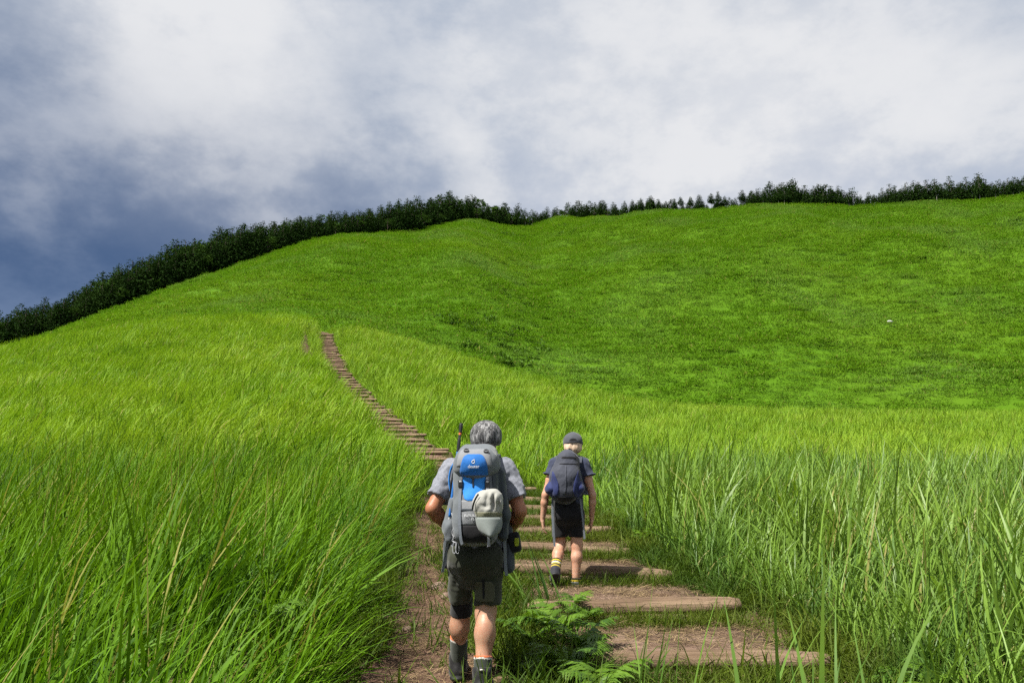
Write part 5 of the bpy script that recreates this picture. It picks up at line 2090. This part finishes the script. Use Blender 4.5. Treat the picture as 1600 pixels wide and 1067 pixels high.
        for q in (0.03, 0.35, 0.7, 0.98):
            c = h_ * (1 - q) + t * q + sole_n * 0.020
            So.ell(c, (0.044, 0.040, 0.040), 0.02)
        So.cut(h_ + sole_n * 0.033, sole_n).cut(h_ + sole_n * 0.010, -sole_n)
        So.mesh('sole', M['rubber'], bt)
    # ---- her cap
    cp = empty('cap', (ox, oy, oz))
    tag(cp, 'charcoal peaked cap worn by the blond woman', 'cap')
    C = Solid((-0.11, -0.10, 1.36), (0.16, 0.30, 1.56), 0.005)
    C.ell((0.024, 0.050, 1.405), (0.100, 0.108, 0.110), 0.0)
    C.cut((0, 0, 1.392), (0, -0.12, -1))
    C.folds(0.0014, 50, 3)
    C.mesh('crown', M['cap_dark'], cp)
    patch('rear_opening', C, [1.442, 1.436, 1.42, 1.404], [0.008, -0.008, -0.020, -0.024], [0.034, 0.050, 0.060, 0.064], 0.003, M['black'], cp, 10)
    patch('strap', C, [1.414, 1.402], [-0.030, -0.030], [0.070, 0.070], 0.007, M['cap_dark'], cp, 10)
    Bm = Solid((-0.11, 0.08, 1.34), (0.16, 0.30, 1.46), 0.005)
    Bm.ell((0.024, 0.150, 1.405), (0.082, 0.105, 0.012), 0.0)
    Bm.mesh('brim', M['cap_dark'], cp)
    # ---- her backpack
    bp = empty('backpack', (ox, oy, oz))
    tag(bp, 'charcoal daypack with navy side pockets on the blond woman', 'backpack', 'backpacks')
    G = Solid((-0.34, -0.36, 0.76), (0.20, 0.02, 1.36), 0.0068)
    G.cone((-0.042, -0.140, 1.215), (-0.066, -0.170, 1.05), 0.112, 0.150, 0.03, (1, 1.25, 1))
    G.cone((-0.066, -0.170, 1.05), (-0.080, -0.170, 0.955), 0.150, 0.146, 0.03, (1, 1.2, 1))
    G.folds(0.0030, 34, 12)
    G.folds(0.0012, 85, 13)
    bag = G.mesh('main_bag', M['pack_char'], bp)
    patch('base_panel', G, [0.875, 0.85, 0.83], [-0.155, -0.145, -0.12], [0.010, 0.0, -0.03], 0.004, M['black'], bag, 10)
    patch('side_panel', G, [1.115, 1.06, 1.00, 0.93, 0.875], [-0.196, -0.206, -0.212, -0.214, -0.196], [-0.188, -0.165, -0.142, -0.138, -0.160], 0.008, M['pack_navy'], bag, 8, 0.006)
    patch('side_panel', G, [1.125, 1.06, 1.00, 0.93, 0.875], [0.050, 0.026, 0.004, -0.004, 0.016], [0.062, 0.070, 0.068, 0.058, 0.040], 0.008, M['pack_navy'], bag, 8, 0.006)
    patch('zip', G, [1.19, 1.184], [-0.125, -0.128], [0.045, 0.048], 0.005, M['black'], bag, 12)
    patch('daisy_strap', G, [1.17, 1.05, 0.90], [-0.075, -0.080, -0.083], [-0.061, -0.066, -0.069], 0.005, M['pack_char'], bag, 4)
    patch('lid_seam', G, [1.255, 1.238], [-0.10, -0.108], [0.030, 0.036], 0.004, M['black'], bag, 10)
    for i, (a, b, c) in enumerate((((-0.185, -0.165, 1.07), (-0.205, -0.175, 0.95), (-0.175, -0.18, 0.895)), ((0.050, -0.165, 1.09), (0.060, -0.175, 0.96), (0.030, -0.18, 0.895)))):
        k_ = Solid((-0.34, -0.32, 0.78), (0.20, 0.02, 1.20), 0.0065)
        k_.cone(a, b, 0.026, 0.052, 0.03, (1, 0.7, 1))
        k_.cone(b, c, 0.052, 0.040, 0.03, (1, 0.7, 1))
        k_.cut(np.array(a) - (0, 0, 0.01), (0.5 if i == 0 else -0.6, 0, 1))
        k_.folds(0.0018, 50, i)
        k_.mesh('side_pocket', M['pack_navy'], bp)
    for s, cx in ((-1, -0.035), (1, -0.005)):
        ribbon('shoulder_strap', [(cx + s * 0.075, -0.085, 1.20), (cx + s * 0.092, -0.03, 1.262), (cx + s * 0.098, 0.04, 1.275), (cx + s * 0.10, 0.11, 1.21), (cx + s * 0.12, 0.14, 1.06), (cx + s * 0.145, 0.06, 0.93), (cx + s * 0.14, -0.08, 0.90)],
               0.048, (1, 0, 0), M['pack_char'], bp, 0.012)
    ribbon('strap_tail', [(-0.19, -0.13, 0.86), (-0.195, -0.14, 0.74), (-0.188, -0.15, 0.60), (-0.178, -0.15, 0.44), (-0.175, -0.15, 0.415)], 0.020, (1, 0.2, 0), M['strap'], bp)
    ribbon('strap_tail', [(0.075, -0.13, 0.86), (0.088, -0.14, 0.74), (0.100, -0.15, 0.62), (0.108, -0.15, 0.485)], 0.018, (1, 0.2, 0), M['strap'], bp)
    tube('pull_cord', [(0.045, -0.235, 1.20), (0.062, -0.24, 1.13), (0.055, -0.25, 1.08), (0.068, -0.24, 1.03)], 0.004, M['buckle'], bp)
    tube('haul_loop', [(-0.045, -0.10, 1.315), (-0.035, -0.10, 1.335), (-0.005, -0.10, 1.335), (0.005, -0.10, 1.315)], 0.005, M['buckle'], bp)
    tube('zip_edge', [(0.02, -0.225, 1.28), (0.05, -0.23, 1.22), (0.062, -0.235, 1.15), (0.05, -0.25, 1.08)], 0.005, M['black'], bp)
    return body


build_woman()
